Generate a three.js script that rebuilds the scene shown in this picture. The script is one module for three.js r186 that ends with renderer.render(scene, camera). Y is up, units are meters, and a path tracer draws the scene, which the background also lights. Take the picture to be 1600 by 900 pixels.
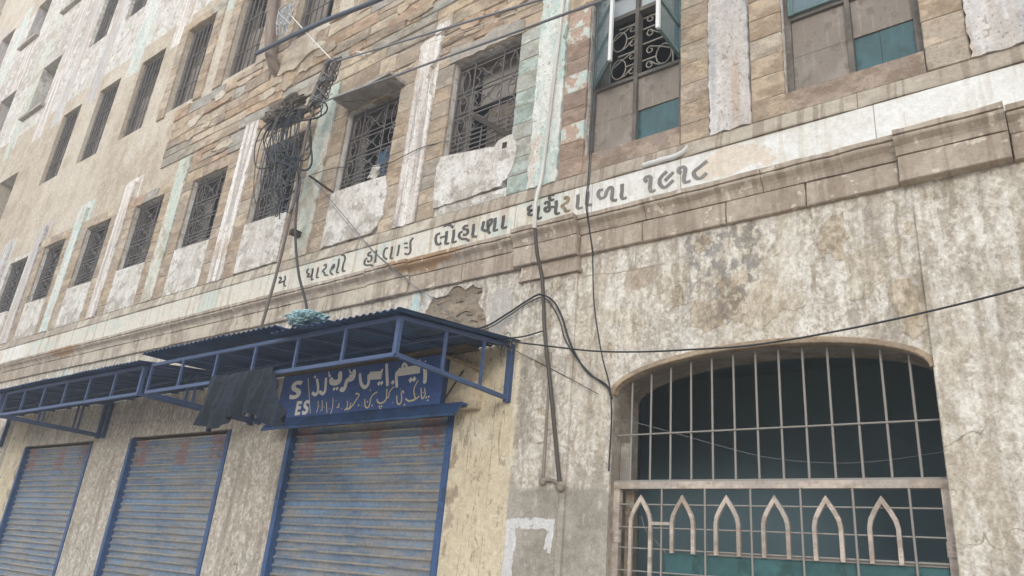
import * as THREE from 'three';
import { mergeGeometries } from 'three/addons/utils/BufferGeometryUtils.js';

// ---------- camera, sky, sun, exposure ----------
const scene = new THREE.Scene();
const camera = new THREE.PerspectiveCamera(42.02, 16 / 9, 0.05, 400);
camera.position.set(0, 1.55, 5.0);
camera.rotation.order = 'YXZ';
camera.rotation.set(THREE.MathUtils.degToRad(21.466), THREE.MathUtils.degToRad(39.213), THREE.MathUtils.degToRad(5.256));
scene.add(camera);

const SKY = 1.05;
{ // pale, hazy, evenly bright sky
  const w = 128, h = 64, d = new Float32Array(w * h * 4);
  for (let j = 0; j < h; j++) {
    const el = ((j + 0.5) / h - 0.5) * Math.PI, t = Math.max(0, Math.sin(el));
    for (let i = 0; i < w; i++) {
      const o = (j * w + i) * 4;
      d[o] = SKY * (1.1 - 0.36 * t); d[o + 1] = SKY * (1.1 - 0.27 * t); d[o + 2] = SKY * (1.1 - 0.17 * t); d[o + 3] = 1;
    }
  }
  const t = new THREE.DataTexture(d, w, h, THREE.RGBAFormat, THREE.FloatType);
  t.mapping = THREE.EquirectangularReflectionMapping; t.magFilter = THREE.LinearFilter; t.needsUpdate = true;
  scene.background = t; scene.environment = t;
}
const sun = new THREE.DirectionalLight(new THREE.Color(1.0, 0.95, 0.89), 1.5);
sun.position.set(4, 6.8, 15); sun.target.position.set(-4, 3, 0);
sun.castShadow = true; sun.shadow.radius = 30; sun.shadow.mapSize.set(2048, 2048);
Object.assign(sun.shadow.camera, { left: -22, right: 14, top: 18, bottom: -12, near: 1, far: 60 });
scene.add(sun, sun.target);

const renderer = new THREE.WebGLRenderer({ antialias: true });
renderer.toneMapping = THREE.LinearToneMapping;
renderer.toneMappingExposure = 1.83;
renderer.outputColorSpace = THREE.SRGBColorSpace;
renderer.shadowMap.enabled = true;

scene.fog = new THREE.FogExp2(0xe6e6e8, 0.008);                // added fog, imitates the milky veil of lens flare and lifts the blacks

// ---------- helpers ----------
let seed = 20;
const rnd = () => { seed = (seed * 1664525 + 1013904223) >>> 0; return seed / 4294967296; };
const rr = (a, b) => a + (b - a) * rnd();
const sm = (a, b, x) => { const t = Math.min(1, Math.max(0, (x - a) / (b - a))); return t * t * (3 - 2 * t); };
const hash = (i, j, s) => { let h = Math.imul(i, 374761393) ^ Math.imul(j, 668265263) ^ Math.imul(s, 2147483647 - 1013); h = Math.imul(h ^ (h >>> 13), 1274126177); return ((h ^ (h >>> 16)) >>> 0) / 4294967296; };
function vn(x, y, s = 1) {
  const i = Math.floor(x), j = Math.floor(y), u = x - i, v = y - j, a = u * u * (3 - 2 * u), b = v * v * (3 - 2 * v);
  const p = hash(i, j, s), q = hash(i + 1, j, s), r = hash(i, j + 1, s), t = hash(i + 1, j + 1, s);
  return p + (q - p) * a + (r - p) * b + (p - q - r + t) * a * b;
}
function fbm(x, y, n, s = 1) { let a = 0.5, f = 0, m = 0; for (let k = 0; k < n; k++) { f += a * vn(x, y, s + k * 17); m += a; a *= 0.62; x = x * 2.03 + 3.1; y = y * 2.03 + 1.7; } return f / m; }

function dataTex(data, w, h, srgb) {
  const t = new THREE.DataTexture(data, w, h, THREE.RGBAFormat, THREE.UnsignedByteType);
  t.magFilter = THREE.LinearFilter; t.minFilter = THREE.LinearMipmapLinearFilter; t.wrapS = t.wrapT = THREE.MirroredRepeatWrapping;
  if (srgb) t.colorSpace = THREE.SRGBColorSpace; t.needsUpdate = true; return t;
}
// a colour map and a relief map over a rectangle of the wall, in metres
function wallMap(w, h, x0, x1, y0, y1, fn) {
  const c = new Uint8Array(w * h * 4), b = new Uint8Array(w * h * 4), o = { r: 0, g: 0, b: 0, h: 0.5 };
  for (let j = 0; j < h; j++) for (let i = 0; i < w; i++) {
    fn(x0 + (x1 - x0) * (i + 0.5) / w, y0 + (y1 - y0) * (j + 0.5) / h, o);
    const k = (j * w + i) * 4;
    c[k] = Math.max(0, Math.min(255, o.r)); c[k + 1] = Math.max(0, Math.min(255, o.g)); c[k + 2] = Math.max(0, Math.min(255, o.b)); c[k + 3] = 255;
    b[k] = b[k + 1] = b[k + 2] = Math.max(0, Math.min(255, o.h * 255)); b[k + 3] = 255;
  }
  const col = dataTex(c, w, h, true), bmp = dataTex(b, w, h, false);
  for (const t of [col, bmp]) { t.repeat.set(1 / (x1 - x0), 1 / (y1 - y0)); t.offset.set(-x0 / (x1 - x0), -y0 / (y1 - y0)); }
  return { col, bmp };
}
const mixTo = (o, c, t) => { o.r += (c[0] - o.r) * t; o.g += (c[1] - o.g) * t; o.b += (c[2] - o.b) * t; };
const set = (o, c) => { o.r = c[0]; o.g = c[1]; o.b = c[2]; };
const mul = (o, k) => { o.r *= k; o.g *= k; o.b *= k; };
const patch = (X, Y, cx, cy, rx, ry, rough, s) => { const d = Math.hypot((X - cx) / rx, (Y - cy) / ry) + (fbm(X * 6, Y * 6, 4, s) - 0.5) * rough; return 1 - sm(0.86, 1.0, d); };
const crackAt = (v, target, w) => 1 - sm(0, w, Math.abs(v - target));

const std = (color, rough = 0.9, extra = {}) => new THREE.MeshStandardMaterial({ color, roughness: rough, ...extra });
function uvXY(g, ox = 0, oy = 0) {   // uv in metres from position
  const p = g.attributes.position, n = g.attributes.normal, uv = new Float32Array(p.count * 2);
  for (let i = 0; i < p.count; i++) {
    const nx = Math.abs(n.getX(i)), ny = Math.abs(n.getY(i)), nz = Math.abs(n.getZ(i));
    const x = p.getX(i) + ox, y = p.getY(i) + oy, z = p.getZ(i);
    if (nz >= nx && nz >= ny) { uv[2 * i] = x; uv[2 * i + 1] = y; }
    else if (nx > ny) { uv[2 * i] = x - z; uv[2 * i + 1] = y; }
    else { uv[2 * i] = x; uv[2 * i + 1] = y + z; }
  }
  g.setAttribute('uv', new THREE.BufferAttribute(uv, 2)); return g;
}
const used = {};
const numbered = (n) => { const k = (used[n] = (used[n] ?? -1) + 1); return k ? n + '_' + String(k).padStart(3, '0') : n; };
function mesh(name, g, m, parent) {
  const o = new THREE.Mesh(g, m); o.castShadow = o.receiveShadow = true;
  o.name = parent === scene ? numbered(name) : name; parent.add(o); return o;
}
function thing(name, label, category, pos = [0, 0, 0], group) {
  const o = new THREE.Group(); o.name = numbered(name); o.position.set(...pos); o.userData = { label, category };
  if (group) o.userData.group = group; scene.add(o); return o;
}
function tag(o, label, category, group) { o.userData.label = label; o.userData.category = category; if (group) o.userData.group = group; return o; }
const structure = (name, g, m) => { const o = mesh(name, g, m, scene); o.userData.kind = 'structure'; return o; };
function sub(name, parent, pos) { const o = new THREE.Group(); o.name = name; if (pos) o.position.set(...pos); parent.add(o); return o; }
function box(x0, x1, y0, y1, z0, z1) { const g = new THREE.BoxGeometry(x1 - x0, y1 - y0, z1 - z0); g.translate((x0 + x1) / 2, (y0 + y1) / 2, (z0 + z1) / 2); return uvXY(g); }
const V = (a) => new THREE.Vector3(a[0], a[1], a[2]);
// a bar of rectangular section from a to b
function bar(a, b, w, d = w) {
  const A = V(a), B = V(b), dir = B.clone().sub(A), L = dir.length(); dir.normalize();
  const g = new THREE.BoxGeometry(w, L, d), q = new THREE.Quaternion().setFromUnitVectors(new THREE.Vector3(0, 1, 0), dir);
  g.applyQuaternion(q); const c = A.add(B).multiplyScalar(0.5); g.translate(c.x, c.y, c.z); return g;
}
function tube(pts, r, seg, rad = 6, tension = 0.5) {
  const c = new THREE.CatmullRomCurve3(pts.map(V), false, 'centripetal', tension);
  return new THREE.TubeGeometry(c, seg ?? Math.max(8, pts.length * 6), r, rad, false);
}
function rod(a, b, r, rad = 8) { const A = V(a), B = V(b), dir = B.clone().sub(A), L = dir.length(); const g = new THREE.CylinderGeometry(r, r, L, rad); g.applyQuaternion(new THREE.Quaternion().setFromUnitVectors(new THREE.Vector3(0, 1, 0), dir.normalize())); const c = A.add(B).multiplyScalar(0.5); g.translate(c.x, c.y, c.z); return g; }
const merge = (list) => mergeGeometries(list.map((g) => { const n = g.index ? g.toNonIndexed() : g; for (const k of Object.keys(n.attributes)) if (!['position', 'normal', 'uv'].includes(k)) n.deleteAttribute(k); return n; }));
function shapeOf(pts) { const s = new THREE.Shape(); pts.forEach(([x, y], i) => (i ? s.lineTo(x, y) : s.moveTo(x, y))); s.closePath(); return s; }
function rectPath(x0, x1, y0, y1) { const p = new THREE.Path(); p.moveTo(x0, y0); p.lineTo(x1, y0); p.lineTo(x1, y1); p.lineTo(x0, y1); p.closePath(); return p; }
function ragged(pts, amp, step, s, open) { // outline with a broken edge
  const out = [];
  pts.forEach((a, i) => { if (open && i === pts.length - 1) { out.push(a); return; } const b = pts[(i + 1) % pts.length], L = Math.hypot(b[0] - a[0], b[1] - a[1]), n = Math.max(1, Math.round(L / step));
    for (let k = 0; k < n; k++) { const t = k / n, x = a[0] + (b[0] - a[0]) * t, y = a[1] + (b[1] - a[1]) * t; out.push([x + (vn(x * 31 + 7, y * 31, s) - 0.5) * amp * 2, y + (vn(x * 29, y * 33 + 9, s + 5) - 0.5) * amp * 2]); } });
  return out;
}
function slab(pts, z0, z1, holes = []) { const s = shapeOf(pts); for (const h of holes) s.holes.push(h); const g = new THREE.ExtrudeGeometry(s, { depth: z1 - z0, bevelEnabled: false, curveSegments: 24 }); g.translate(0, 0, z0); return uvXY(g); }
// a block of stone: bevelled, with uneven edges and face
function stoneGeo(x0, x1, y0, y1, z0, z1, bevel, jit, zj) {
  const w = x1 - x0, h = y1 - y0, j = () => (rnd() - 0.5) * 2 * jit;
  const rim = [[0, 0], [0.5, 0], [1, 0], [1, 0.5], [1, 1], [0.5, 1], [0, 1], [0, 0.5]].map(([u, v]) => [x0 + u * w + j(), y0 + v * h + j(), u, v]);
  const cx = (x0 + x1) / 2, cy = (y0 + y1) / 2, P = [];
  const r0 = rim.map(([x, y]) => [x, y, z0]), r1 = rim.map(([x, y]) => [x, y, z1 - bevel - Math.abs(rnd()) * zj]);
  const r2 = rim.map(([x, y, u, v]) => [x + (0.5 - u) * 2 * bevel, y + (0.5 - v) * 2 * bevel, z1 + (rnd() - 0.5) * zj]);
  const c = [cx + j() * 2, cy + j() * 2, z1 + (rnd() - 0.3) * zj];
  for (let k = 0; k < 8; k++) { const n = (k + 1) % 8; P.push(r0[k], r0[n], r1[n], r0[k], r1[n], r1[k], r1[k], r1[n], r2[n], r1[k], r2[n], r2[k], r2[k], r2[n], c); }
  const g = new THREE.BufferGeometry(); g.setAttribute('position', new THREE.BufferAttribute(new Float32Array(P.flat()), 3)); g.computeVertexNormals(); return uvXY(g, rr(0, 9), rr(0, 9));
}
// a profile of [z, y] points run along x from a to b; wob shifts points a little
function prismX(prof, a, b, n = 1, wob) {
  let area = 0; prof.forEach((p, i) => { const q = prof[(i + 1) % prof.length]; area += p[0] * q[1] - q[0] * p[1]; });
  const pr = area > 0 ? prof : prof.slice().reverse(), P = [];
  const at = (i, k) => { const x = a + (b - a) * k / n, [z, y] = pr[i % pr.length]; return wob ? wob(x, y, z) : [x, y, z]; };
  for (let k = 0; k < n; k++) for (let i = 0; i < pr.length; i++) { const A = at(i, k), B = at(i + 1, k), C = at(i + 1, k + 1), D = at(i, k + 1); P.push(...A, ...C, ...B, ...A, ...D, ...C); }
  const tri = THREE.ShapeUtils.triangulateShape(pr.map(([z, y]) => new THREE.Vector2(z, y)), []);
  for (const [i, j, k] of tri) { P.push(...at(i, 0), ...at(j, 0), ...at(k, 0)); P.push(...at(i, n), ...at(k, n), ...at(j, n)); }
  const g = new THREE.BufferGeometry(); g.setAttribute('position', new THREE.BufferAttribute(new Float32Array(P), 3)); g.computeVertexNormals(); return uvXY(g);
}
const LETTERS = [ // inscription strokes, facade metres x, y
  [[-7.825,4.858, -7.793,4.861, -7.767,4.822, -7.793,4.801, -7.794,4.784, -7.755,4.785, -7.706,4.794], [-7.702,4.862, -7.681,4.815, -7.690,4.782, -7.682,4.738, -7.642,4.714]],
  [[-7.239,4.869, -7.264,4.849, -7.247,4.812, -7.206,4.796, -7.234,4.768, -7.183,4.758, -7.148,4.785, -7.151,4.836], [-7.158,4.862, -7.148,4.785, -7.138,4.709, -7.103,4.711]],
  [[-7.053,4.851, -7.048,4.792, -7.047,4.725, -7.004,4.717]],
  [[-6.954,4.857, -6.916,4.866, -6.904,4.822, -6.953,4.790, -6.916,4.759, -6.888,4.721, -6.840,4.716]],
  [[-6.801,4.786, -6.763,4.836, -6.748,4.800, -6.807,4.763, -6.785,4.726, -6.745,4.703], [-6.687,4.894, -6.677,4.811, -6.682,4.723, -6.644,4.708]],
  [[-6.656,4.929, -6.610,4.924, -6.574,4.872, -6.588,4.794, -6.575,4.719, -6.528,4.710]],
  [[-6.128,4.865, -6.173,4.855, -6.173,4.831, -6.116,4.812, -6.105,4.762, -6.143,4.747, -6.169,4.767], [-6.182,4.801, -6.214,4.776, -6.201,4.723, -6.090,4.697, -6.058,4.668]],
  [[-6.045,4.868, -6.040,4.796, -6.033,4.717]],
  [[-5.859,4.860, -5.899,4.857, -5.916,4.818, -5.904,4.761, -5.845,4.718], [-5.794,4.862, -5.790,4.791, -5.790,4.723, -5.754,4.715]],
  [[-5.684,4.857, -5.681,4.792, -5.688,4.729]],
  [[-5.606,4.860, -5.555,4.849], [-5.591,4.807, -5.540,4.793], [-5.576,4.732, -5.515,4.712, -5.491,4.737, -5.506,4.816, -5.510,4.862, -5.478,4.897]],
  [[-5.081,4.863, -5.127,4.851, -5.134,4.801, -5.104,4.743, -5.060,4.734, -5.047,4.748], [-5.073,4.809, -4.981,4.810], [-4.987,4.863, -4.983,4.785, -4.981,4.725, -4.933,4.715]],
  [[-4.889,4.857, -4.883,4.789, -4.882,4.717, -4.831,4.714], [-5.040,4.931, -4.999,4.939, -4.945,4.922, -4.903,4.886]],
  [[-4.698,4.864, -4.748,4.863, -4.755,4.839, -4.701,4.815, -4.691,4.779, -4.728,4.762, -4.750,4.776], [-4.766,4.813, -4.803,4.796, -4.803,4.762, -4.763,4.729, -4.701,4.711, -4.658,4.681]],
  [[-4.624,4.859, -4.620,4.796, -4.616,4.729, -4.564,4.709]],
  [[-4.493,4.862, -4.497,4.817, -4.501,4.777, -4.444,4.744], [-4.430,4.859, -4.392,4.859, -4.392,4.818, -4.426,4.789, -4.437,4.836, -4.430,4.859], [-4.426,4.789, -4.419,4.734, -4.393,4.708], [-4.346,4.864, -4.343,4.798, -4.343,4.725, -4.297,4.726]],
  [[-4.243,4.864, -4.241,4.798, -4.242,4.734, -4.187,4.725]],
  [[-3.905,4.889, -3.941,4.878, -3.942,4.851, -3.900,4.840, -3.932,4.821, -3.930,4.800, -3.880,4.788, -3.838,4.808], [-3.828,4.863, -3.823,4.815, -3.834,4.763, -3.816,4.729, -3.776,4.733]],
  [[-3.758,4.866, -3.734,4.883, -3.707,4.866, -3.708,4.826, -3.744,4.822, -3.741,4.794, -3.704,4.778, -3.685,4.814, -3.642,4.809], [-3.625,4.868, -3.620,4.811, -3.623,4.752, -3.607,4.728, -3.575,4.730], [-3.652,4.939, -3.696,4.948, -3.704,4.919, -3.684,4.890, -3.651,4.889]],
  [[-3.536,4.862, -3.516,4.877, -3.493,4.861, -3.498,4.826, -3.549,4.803, -3.555,4.794, -3.525,4.767, -3.509,4.733, -3.464,4.729]],
  [[-3.387,4.869, -3.383,4.809, -3.386,4.745, -3.368,4.727, -3.330,4.725]],
  [[-3.281,4.868, -3.281,4.809, -3.284,4.745, -3.233,4.726]],
  [[-3.124,4.851, -3.157,4.854, -3.172,4.826, -3.164,4.791, -3.133,4.767, -3.101,4.775, -3.084,4.821, -3.053,4.855, -3.030,4.839, -3.027,4.781, -3.029,4.737, -3.009,4.713, -2.977,4.711]],
  [[-2.931,4.853, -2.930,4.786, -2.933,4.731, -2.914,4.707, -2.882,4.708]],
  [[-2.687,4.812, -2.709,4.832, -2.702,4.856, -2.678,4.860, -2.656,4.839, -2.659,4.782, -2.661,4.733, -2.643,4.706, -2.609,4.708]],
  [[-2.508,4.858, -2.562,4.813, -2.572,4.773, -2.554,4.732, -2.526,4.710, -2.493,4.722, -2.446,4.759], [-2.446,4.833, -2.487,4.802, -2.524,4.773]],
  [[-2.379,4.807, -2.399,4.831, -2.390,4.856, -2.363,4.859, -2.340,4.834, -2.346,4.787, -2.353,4.733, -2.336,4.707, -2.294,4.709]],
  [[-2.151,4.852, -2.209,4.817, -2.265,4.781, -2.261,4.749, -2.236,4.717, -2.207,4.709, -2.156,4.743]],
];
const SIGN = [ // painted strokes: colour index, width, x, y pairs in facade metres
  [1, 0.006, -6.672,3.424, -6.588,3.211, -6.522,3.032],
  [0, 0.015, -6.511,3.391, -6.470,3.322, -6.459,3.256, -6.484,3.221, -6.542,3.249],
  [0, 0.018, -6.562,3.435, -6.549,3.420],
  [0, 0.016, -6.362,3.386, -6.349,3.312, -6.338,3.247, -6.374,3.227, -6.423,3.253],
  [0, 0.026, -6.275,3.369, -6.266,3.336, -6.123,3.333, -6.146,3.422],
  [0, 0.008, -6.333,3.458, -6.319,3.406, -6.299,3.418],
  [0, 0.021, -6.203,3.267, -6.197,3.267],
  [0, 0.021, -6.155,3.268, -6.150,3.268],
  [0, 0.021, -5.928,3.428, -5.903,3.349, -6.021,3.351, -6.026,3.293, -6.040,3.245, -6.082,3.253],
  [0, 0.007, -6.007,3.454, -5.991,3.416, -5.963,3.420],
  [0, 0.011, -5.984,3.388, -5.933,3.392],
  [0, 0.016, -5.829,3.383, -5.807,3.310, -5.758,3.253, -5.711,3.240, -5.674,3.280, -5.695,3.361],
  [0, 0.034, -5.688,3.359, -5.501,3.350],
  [0, 0.016, -5.522,3.450, -5.495,3.351],
  [0, 0.012, -5.642,3.404, -5.633,3.364],
  [0, 0.012, -5.581,3.407, -5.567,3.358],
  [0, 0.023, -5.528,3.268, -5.523,3.267],
  [0, 0.023, -5.489,3.269, -5.484,3.268],
  [0, 0.016, -5.455,3.447, -5.427,3.345, -5.401,3.248],
  [0, 0.023, -5.332,3.261, -5.325,3.260],
  [0, 0.015, -5.265,3.219, -5.290,3.298, -5.298,3.358, -5.259,3.363],
  [0, 0.034, -5.275,3.358, -4.978,3.360],
  [0, 0.012, -5.217,3.376, -5.230,3.424, -5.204,3.438, -5.170,3.413, -5.155,3.378],
  [0, 0.011, -5.176,3.355, -5.168,3.316],
  [0, 0.027, -5.089,3.263, -5.083,3.262],
  [0, 0.027, -5.045,3.267, -5.038,3.266],
  [0, 0.012, -5.008,3.447, -5.001,3.447],
  [0, 0.011, -4.921,3.446, -4.921,3.413],
  [0, 0.019, -4.917,3.361, -4.900,3.295, -4.896,3.233],
  [1, 0.007, -4.887,3.163, -4.864,3.113, -4.878,3.082, -4.907,3.060, -4.932,3.167],
  [1, 0.007, -4.901,3.180, -4.888,3.074],
  [1, 0.007, -4.985,3.245, -5.031,3.191, -5.018,3.125, -4.985,3.065, -4.946,3.095],
  [1, 0.006, -5.002,3.156, -4.978,3.089],
  [1, 0.008, -5.117,3.083, -5.084,3.056, -5.029,3.061, -4.996,3.066],
  [1, 0.011, -4.852,3.076, -4.848,3.075],
  [1, 0.011, -4.821,3.081, -4.817,3.081],
  [1, 0.011, -4.828,3.046, -4.823,3.046],
  [1, 0.008, -5.158,3.144, -5.163,3.169, -5.193,3.151, -5.171,3.096, -5.173,3.046, -5.204,3.032, -5.233,3.059, -5.244,3.118],
  [1, 0.006, -5.218,3.203, -5.202,3.164],
  [1, 0.011, -5.126,3.027, -5.121,3.026],
  [1, 0.006, -5.283,3.079, -5.292,3.038],
  [1, 0.007, -5.305,3.214, -5.362,3.177, -5.351,3.126, -5.372,3.111],
  [1, 0.008, -5.400,3.197, -5.380,3.120, -5.400,3.075, -5.468,3.059, -5.510,3.087, -5.514,3.104],
  [1, 0.011, -5.470,3.032, -5.466,3.032],
  [1, 0.011, -5.441,3.033, -5.436,3.033],
  [1, 0.011, -5.451,3.007, -5.446,3.007],
  [1, 0.008, -5.536,3.178, -5.566,3.176, -5.617,3.129, -5.608,3.060, -5.636,3.024, -5.679,3.048, -5.695,3.118],
  [1, 0.011, -5.638,3.208, -5.633,3.207],
  [1, 0.010, -5.655,3.093, -5.650,3.093],
  [1, 0.010, -5.577,3.050, -5.572,3.049],
  [1, 0.006, -5.717,3.076, -5.726,3.038],
  [1, 0.008, -5.845,3.190, -5.780,3.185, -5.812,3.135, -5.838,3.111, -5.856,3.077, -5.910,3.038],
  [1, 0.007, -5.899,3.098, -5.897,3.037, -5.961,3.037],
  [1, 0.007, -5.956,3.119, -5.934,3.057, -5.973,3.033],
  [1, 0.011, -5.780,3.068, -5.775,3.067],
  [1, 0.006, -6.027,3.063, -6.025,3.032],
  [1, 0.007, -6.083,3.102, -6.067,3.065, -6.100,3.068],
  [1, 0.006, -6.149,3.178, -6.121,3.096],
  [1, 0.006, -6.192,3.163, -6.166,3.090, -6.186,3.011],
  [1, 0.006, -6.223,3.076, -6.220,3.040],
  [1, 0.006, -6.286,3.134, -6.250,3.024],
  [1, 0.006, -6.323,3.119, -6.296,3.045],
  [1, 0.006, -6.362,3.157, -6.327,3.056, -6.353,3.053],
  [1, 0.006, -6.394,3.124, -6.371,3.068],
  [1, 0.006, -6.423,3.153, -6.405,3.088, -6.417,3.035],
];

// ---------- materials ----------
// ground-floor plaster: limewash over old render, cream pier beside the shop, grey cement dado by the gate
const gmap = wallMap(2048, 1024, -9.4, 0.4, 0.0, 4.9, (X, Y, o) => {
  const big = fbm(X * 0.9 + 4, Y * 0.8, 4, 3), mid = fbm(X * 4.3, Y * 3.6, 5, 11), fine = fbm(X * 24, Y * 22, 4, 23), run = fbm(X * 13, Y * 0.9, 5, 31), grit = vn(X * 130, Y * 130, 41);
  set(o, [194, 186, 173]);
  mixTo(o, [204, 196, 183], sm(0.4, 0.66, mid) * 0.6);
  mixTo(o, [172, 162, 148], sm(0.42, 0.66, big) * 0.5);
  const flk = fbm(X * 46, Y * 38, 4, 33), flk2 = fbm(X * 21, Y * 26, 4, 35);
  mixTo(o, [226, 220, 210], sm(0.52, 0.62, flk) * 0.45 + sm(0.54, 0.64, flk2) * 0.25);
  mixTo(o, [150, 138, 122], (1 - sm(0.36, 0.46, flk)) * 0.4 + (1 - sm(0.36, 0.45, flk2)) * 0.25);
  mixTo(o, [156, 145, 131], sm(0.52, 0.66, run) * 0.45); mixTo(o, [140, 131, 119], sm(0.55, 0.66, fbm(X * 12, Y * 3.4, 6, 39)) * 0.45);
  // narrow water runs below the fascia, each with its own length
  { const cell = Math.floor(X * 9), u = X * 9 - cell, len = 0.25 + 1.5 * hash(cell, 3, 811) ** 2, w = 0.1 + 0.22 * hash(cell, 5, 813), c0 = 0.5 + (fbm(cell * 3.1, Y * 4, 3, 815) - 0.5) * 0.6, t = 1 - sm(w * 0.6, w, Math.abs(u - c0)); if (hash(cell, 9, 817) > 0.3) mixTo(o, hash(cell, 7, 819) > 0.5 ? [142, 130, 114] : [220, 215, 205], t * sm(0.35, 0.55, fbm(X * 30, Y * 9, 4, 821)) * (Y > 4.28 - len ? 0.6 : 0)); }
  let h = 0.5 + (mid - 0.5) * 0.4 + (fine - 0.5) * 0.6 + (flk - 0.5) * 0.7;
  if (X > -3.4) { // limewash worn to warm brown runs and grey mottling right of the pilaster
    mixTo(o, [182, 167, 146], sm(0.52, 0.64, fbm(X * 5, Y * 1.3, 5, 47)) * 0.35); mixTo(o, [226, 222, 214], sm(0.52, 0.64, fbm(X * 18, Y * 5, 6, 49)) * 0.45);
    const m = patch(X, Y, -2.02, 3.92, 0.3, 0.42, 1.9, 51) * sm(0.44, 0.58, fbm(X * 24, Y * 17, 5, 53)); mixTo(o, [122, 118, 114], m * 0.65);
    const m2 = patch(X, Y, -2.75, 3.95, 0.17, 0.1, 1.5, 57); mixTo(o, [158, 142, 124], m2 * 0.7); h -= m2 * 0.25;
    const m3 = patch(X, Y, -2.5, 3.5, 0.4, 0.2, 2.4, 58) * sm(0.46, 0.6, fine); mixTo(o, [146, 138, 128], m3 * 0.5);
  }
  // hairline cracks and the ghost of old block joints
  { const cr = Math.max(crackAt(Y + (fbm(X * 4, 2, 4, 825) - 0.5) * 0.06, 4.04, 0.006) * (X > -3.3 && X < -2.55 ? 1 : 0), crackAt(fbm(X * 1.7 + 3, Y * 1.7, 4, 827), 0.52, 0.0035) * sm(0.5, 0.55, fbm(X * 2, Y * 2, 2, 829))); mixTo(o, [110, 99, 86], cr * 0.65); h -= cr * 0.35; }
  const pit = sm(0.84, 0.93, vn(X * 78, Y * 70, 61)) * sm(0.42, 0.6, fbm(X * 2.2, Y * 2.2, 3, 63)); mixTo(o, [124, 113, 101], pit * 0.4); h -= pit * 0.25;
  // cream pier
  const pier = sm(-4.66, -4.62, X) * (1 - sm(-3.91, -3.86, X + (fbm(Y * 5, 3, 4, 71) - 0.5) * 0.07)) * (1 - sm(3.45, 3.8, Y + (mid - 0.5) * 0.8));
  if (pier > 0) {
    const k = { r: 220, g: 208, b: 183 };
    mixTo(k, [206, 190, 160], sm(0.4, 0.66, big) * 0.55); mixTo(k, [228, 220, 202], sm(0.45, 0.66, mid) * 0.5);
    const lines = Math.max(crackAt(fbm(X * 7 + 9, Y * 0.35, 3, 73), 0.5, 0.008), crackAt(fbm(X * 9 + 2, Y * 0.3, 3, 79), 0.42, 0.007)); mixTo(k, [126, 109, 88], lines * 0.7); h -= lines * 0.3 * pier;
    const d = sm(0.58, 0.74, fbm(X * 16, Y * 8, 5, 83) + (1 - sm(-4.55, -4.32, X)) * 0.16 - 0.05); mixTo(k, [142, 127, 110], d * 0.6);
    const sp = sm(0.88, 0.95, vn(X * 50, Y * 46, 89)); mixTo(k, [128, 114, 98], sp * 0.4);
    mixTo(o, [k.r, k.g, k.b], pier * 0.95);
  }
  // new grey cement
  const cem = sm(-3.905, -3.885, X + (fbm(Y * 9, 1, 3, 97) - 0.5) * 0.03) * (1 - sm(-2.9, -2.88, X)) * (1 - sm(2.24, 2.29, Y + (fbm(X * 8, 5, 4, 101) - 0.5) * 0.08));
  if (cem > 0) {
    const k = { r: 160, g: 152, b: 141 }; mixTo(k, [174, 167, 156], sm(0.4, 0.64, fbm(X * 6, Y * 1.2, 5, 103)) * 0.6); mixTo(k, [142, 134, 122], sm(0.46, 0.7, fbm(X * 3, Y * 2, 5, 107)) * 0.6);
    mixTo(k, [205, 203, 200], sm(0.88, 0.94, vn(X * 44, Y * 13, 109)) * 0.4);
    const cr = crackAt(X + (fbm(2, Y * 6, 4, 113) - 0.5) * 0.06, -3.4, 0.005); mixTo(k, [112, 103, 92], cr * 0.8);
    // brushed white paint in the shape of a square arch
    const ax = X + (fbm(X * 9, Y * 9, 4, 117) - 0.5) * 0.05, ay = Y + (fbm(X * 9 + 5, Y * 9, 4, 119) - 0.5) * 0.05, br = fbm(X * 20, Y * 16, 4, 121);
    const inA = Math.max((Math.abs(ay - 2.0) < 0.042 && ax > -3.9 && ax < -3.43) ? sm(0.28, 0.4, br) : 0, (Math.abs(ax + 3.845) < 0.05 && ay < 2.04 && ay > 1.45) ? sm(0.3, 0.42, br + (ay - 1.66)) : 0, (Math.abs(ax + 3.47) < 0.035 && ay < 2.04 && ay > 1.8) ? sm(0.35, 0.45, br + (ay - 1.8)) : 0);
    mixTo(k, [216, 216, 216], inA * 0.85);
    mixTo(o, [k.r, k.g, k.b], cem); h = h * (1 - cem) + cem * (0.55 + (mid - 0.5) * 0.2 + inA * 0.03);
  }
  const bl = patch(X, Y, -5.32, 4.08, 0.17, 0.24, 1.2, 127) * sm(0.36, 0.54, fbm(X * 12, Y * 8, 4, 129)); mixTo(o, [184, 206, 205], bl * 0.8); // old pale blue distemper
  mixTo(o, [220, 212, 198], patch(X, Y, -5.55, 4.12, 0.1, 0.2, 1.2, 131) * 0.7);
  mixTo(o, [180, 175, 168], patch(X, Y, -4.22, 3.9, 0.17, 0.3, 1.2, 133) * 0.7);                                           // grey cement smear
  const j = (grit - 0.5) * 24 + (fine - 0.5) * 36; o.r += j; o.g += j; o.b += j;
  o.h = h + (grit - 0.5) * 0.14;
});
const plaster = std(0xffffff, 0.95, { map: gmap.col, bumpMap: gmap.bmp, bumpScale: 0.006 });

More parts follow.
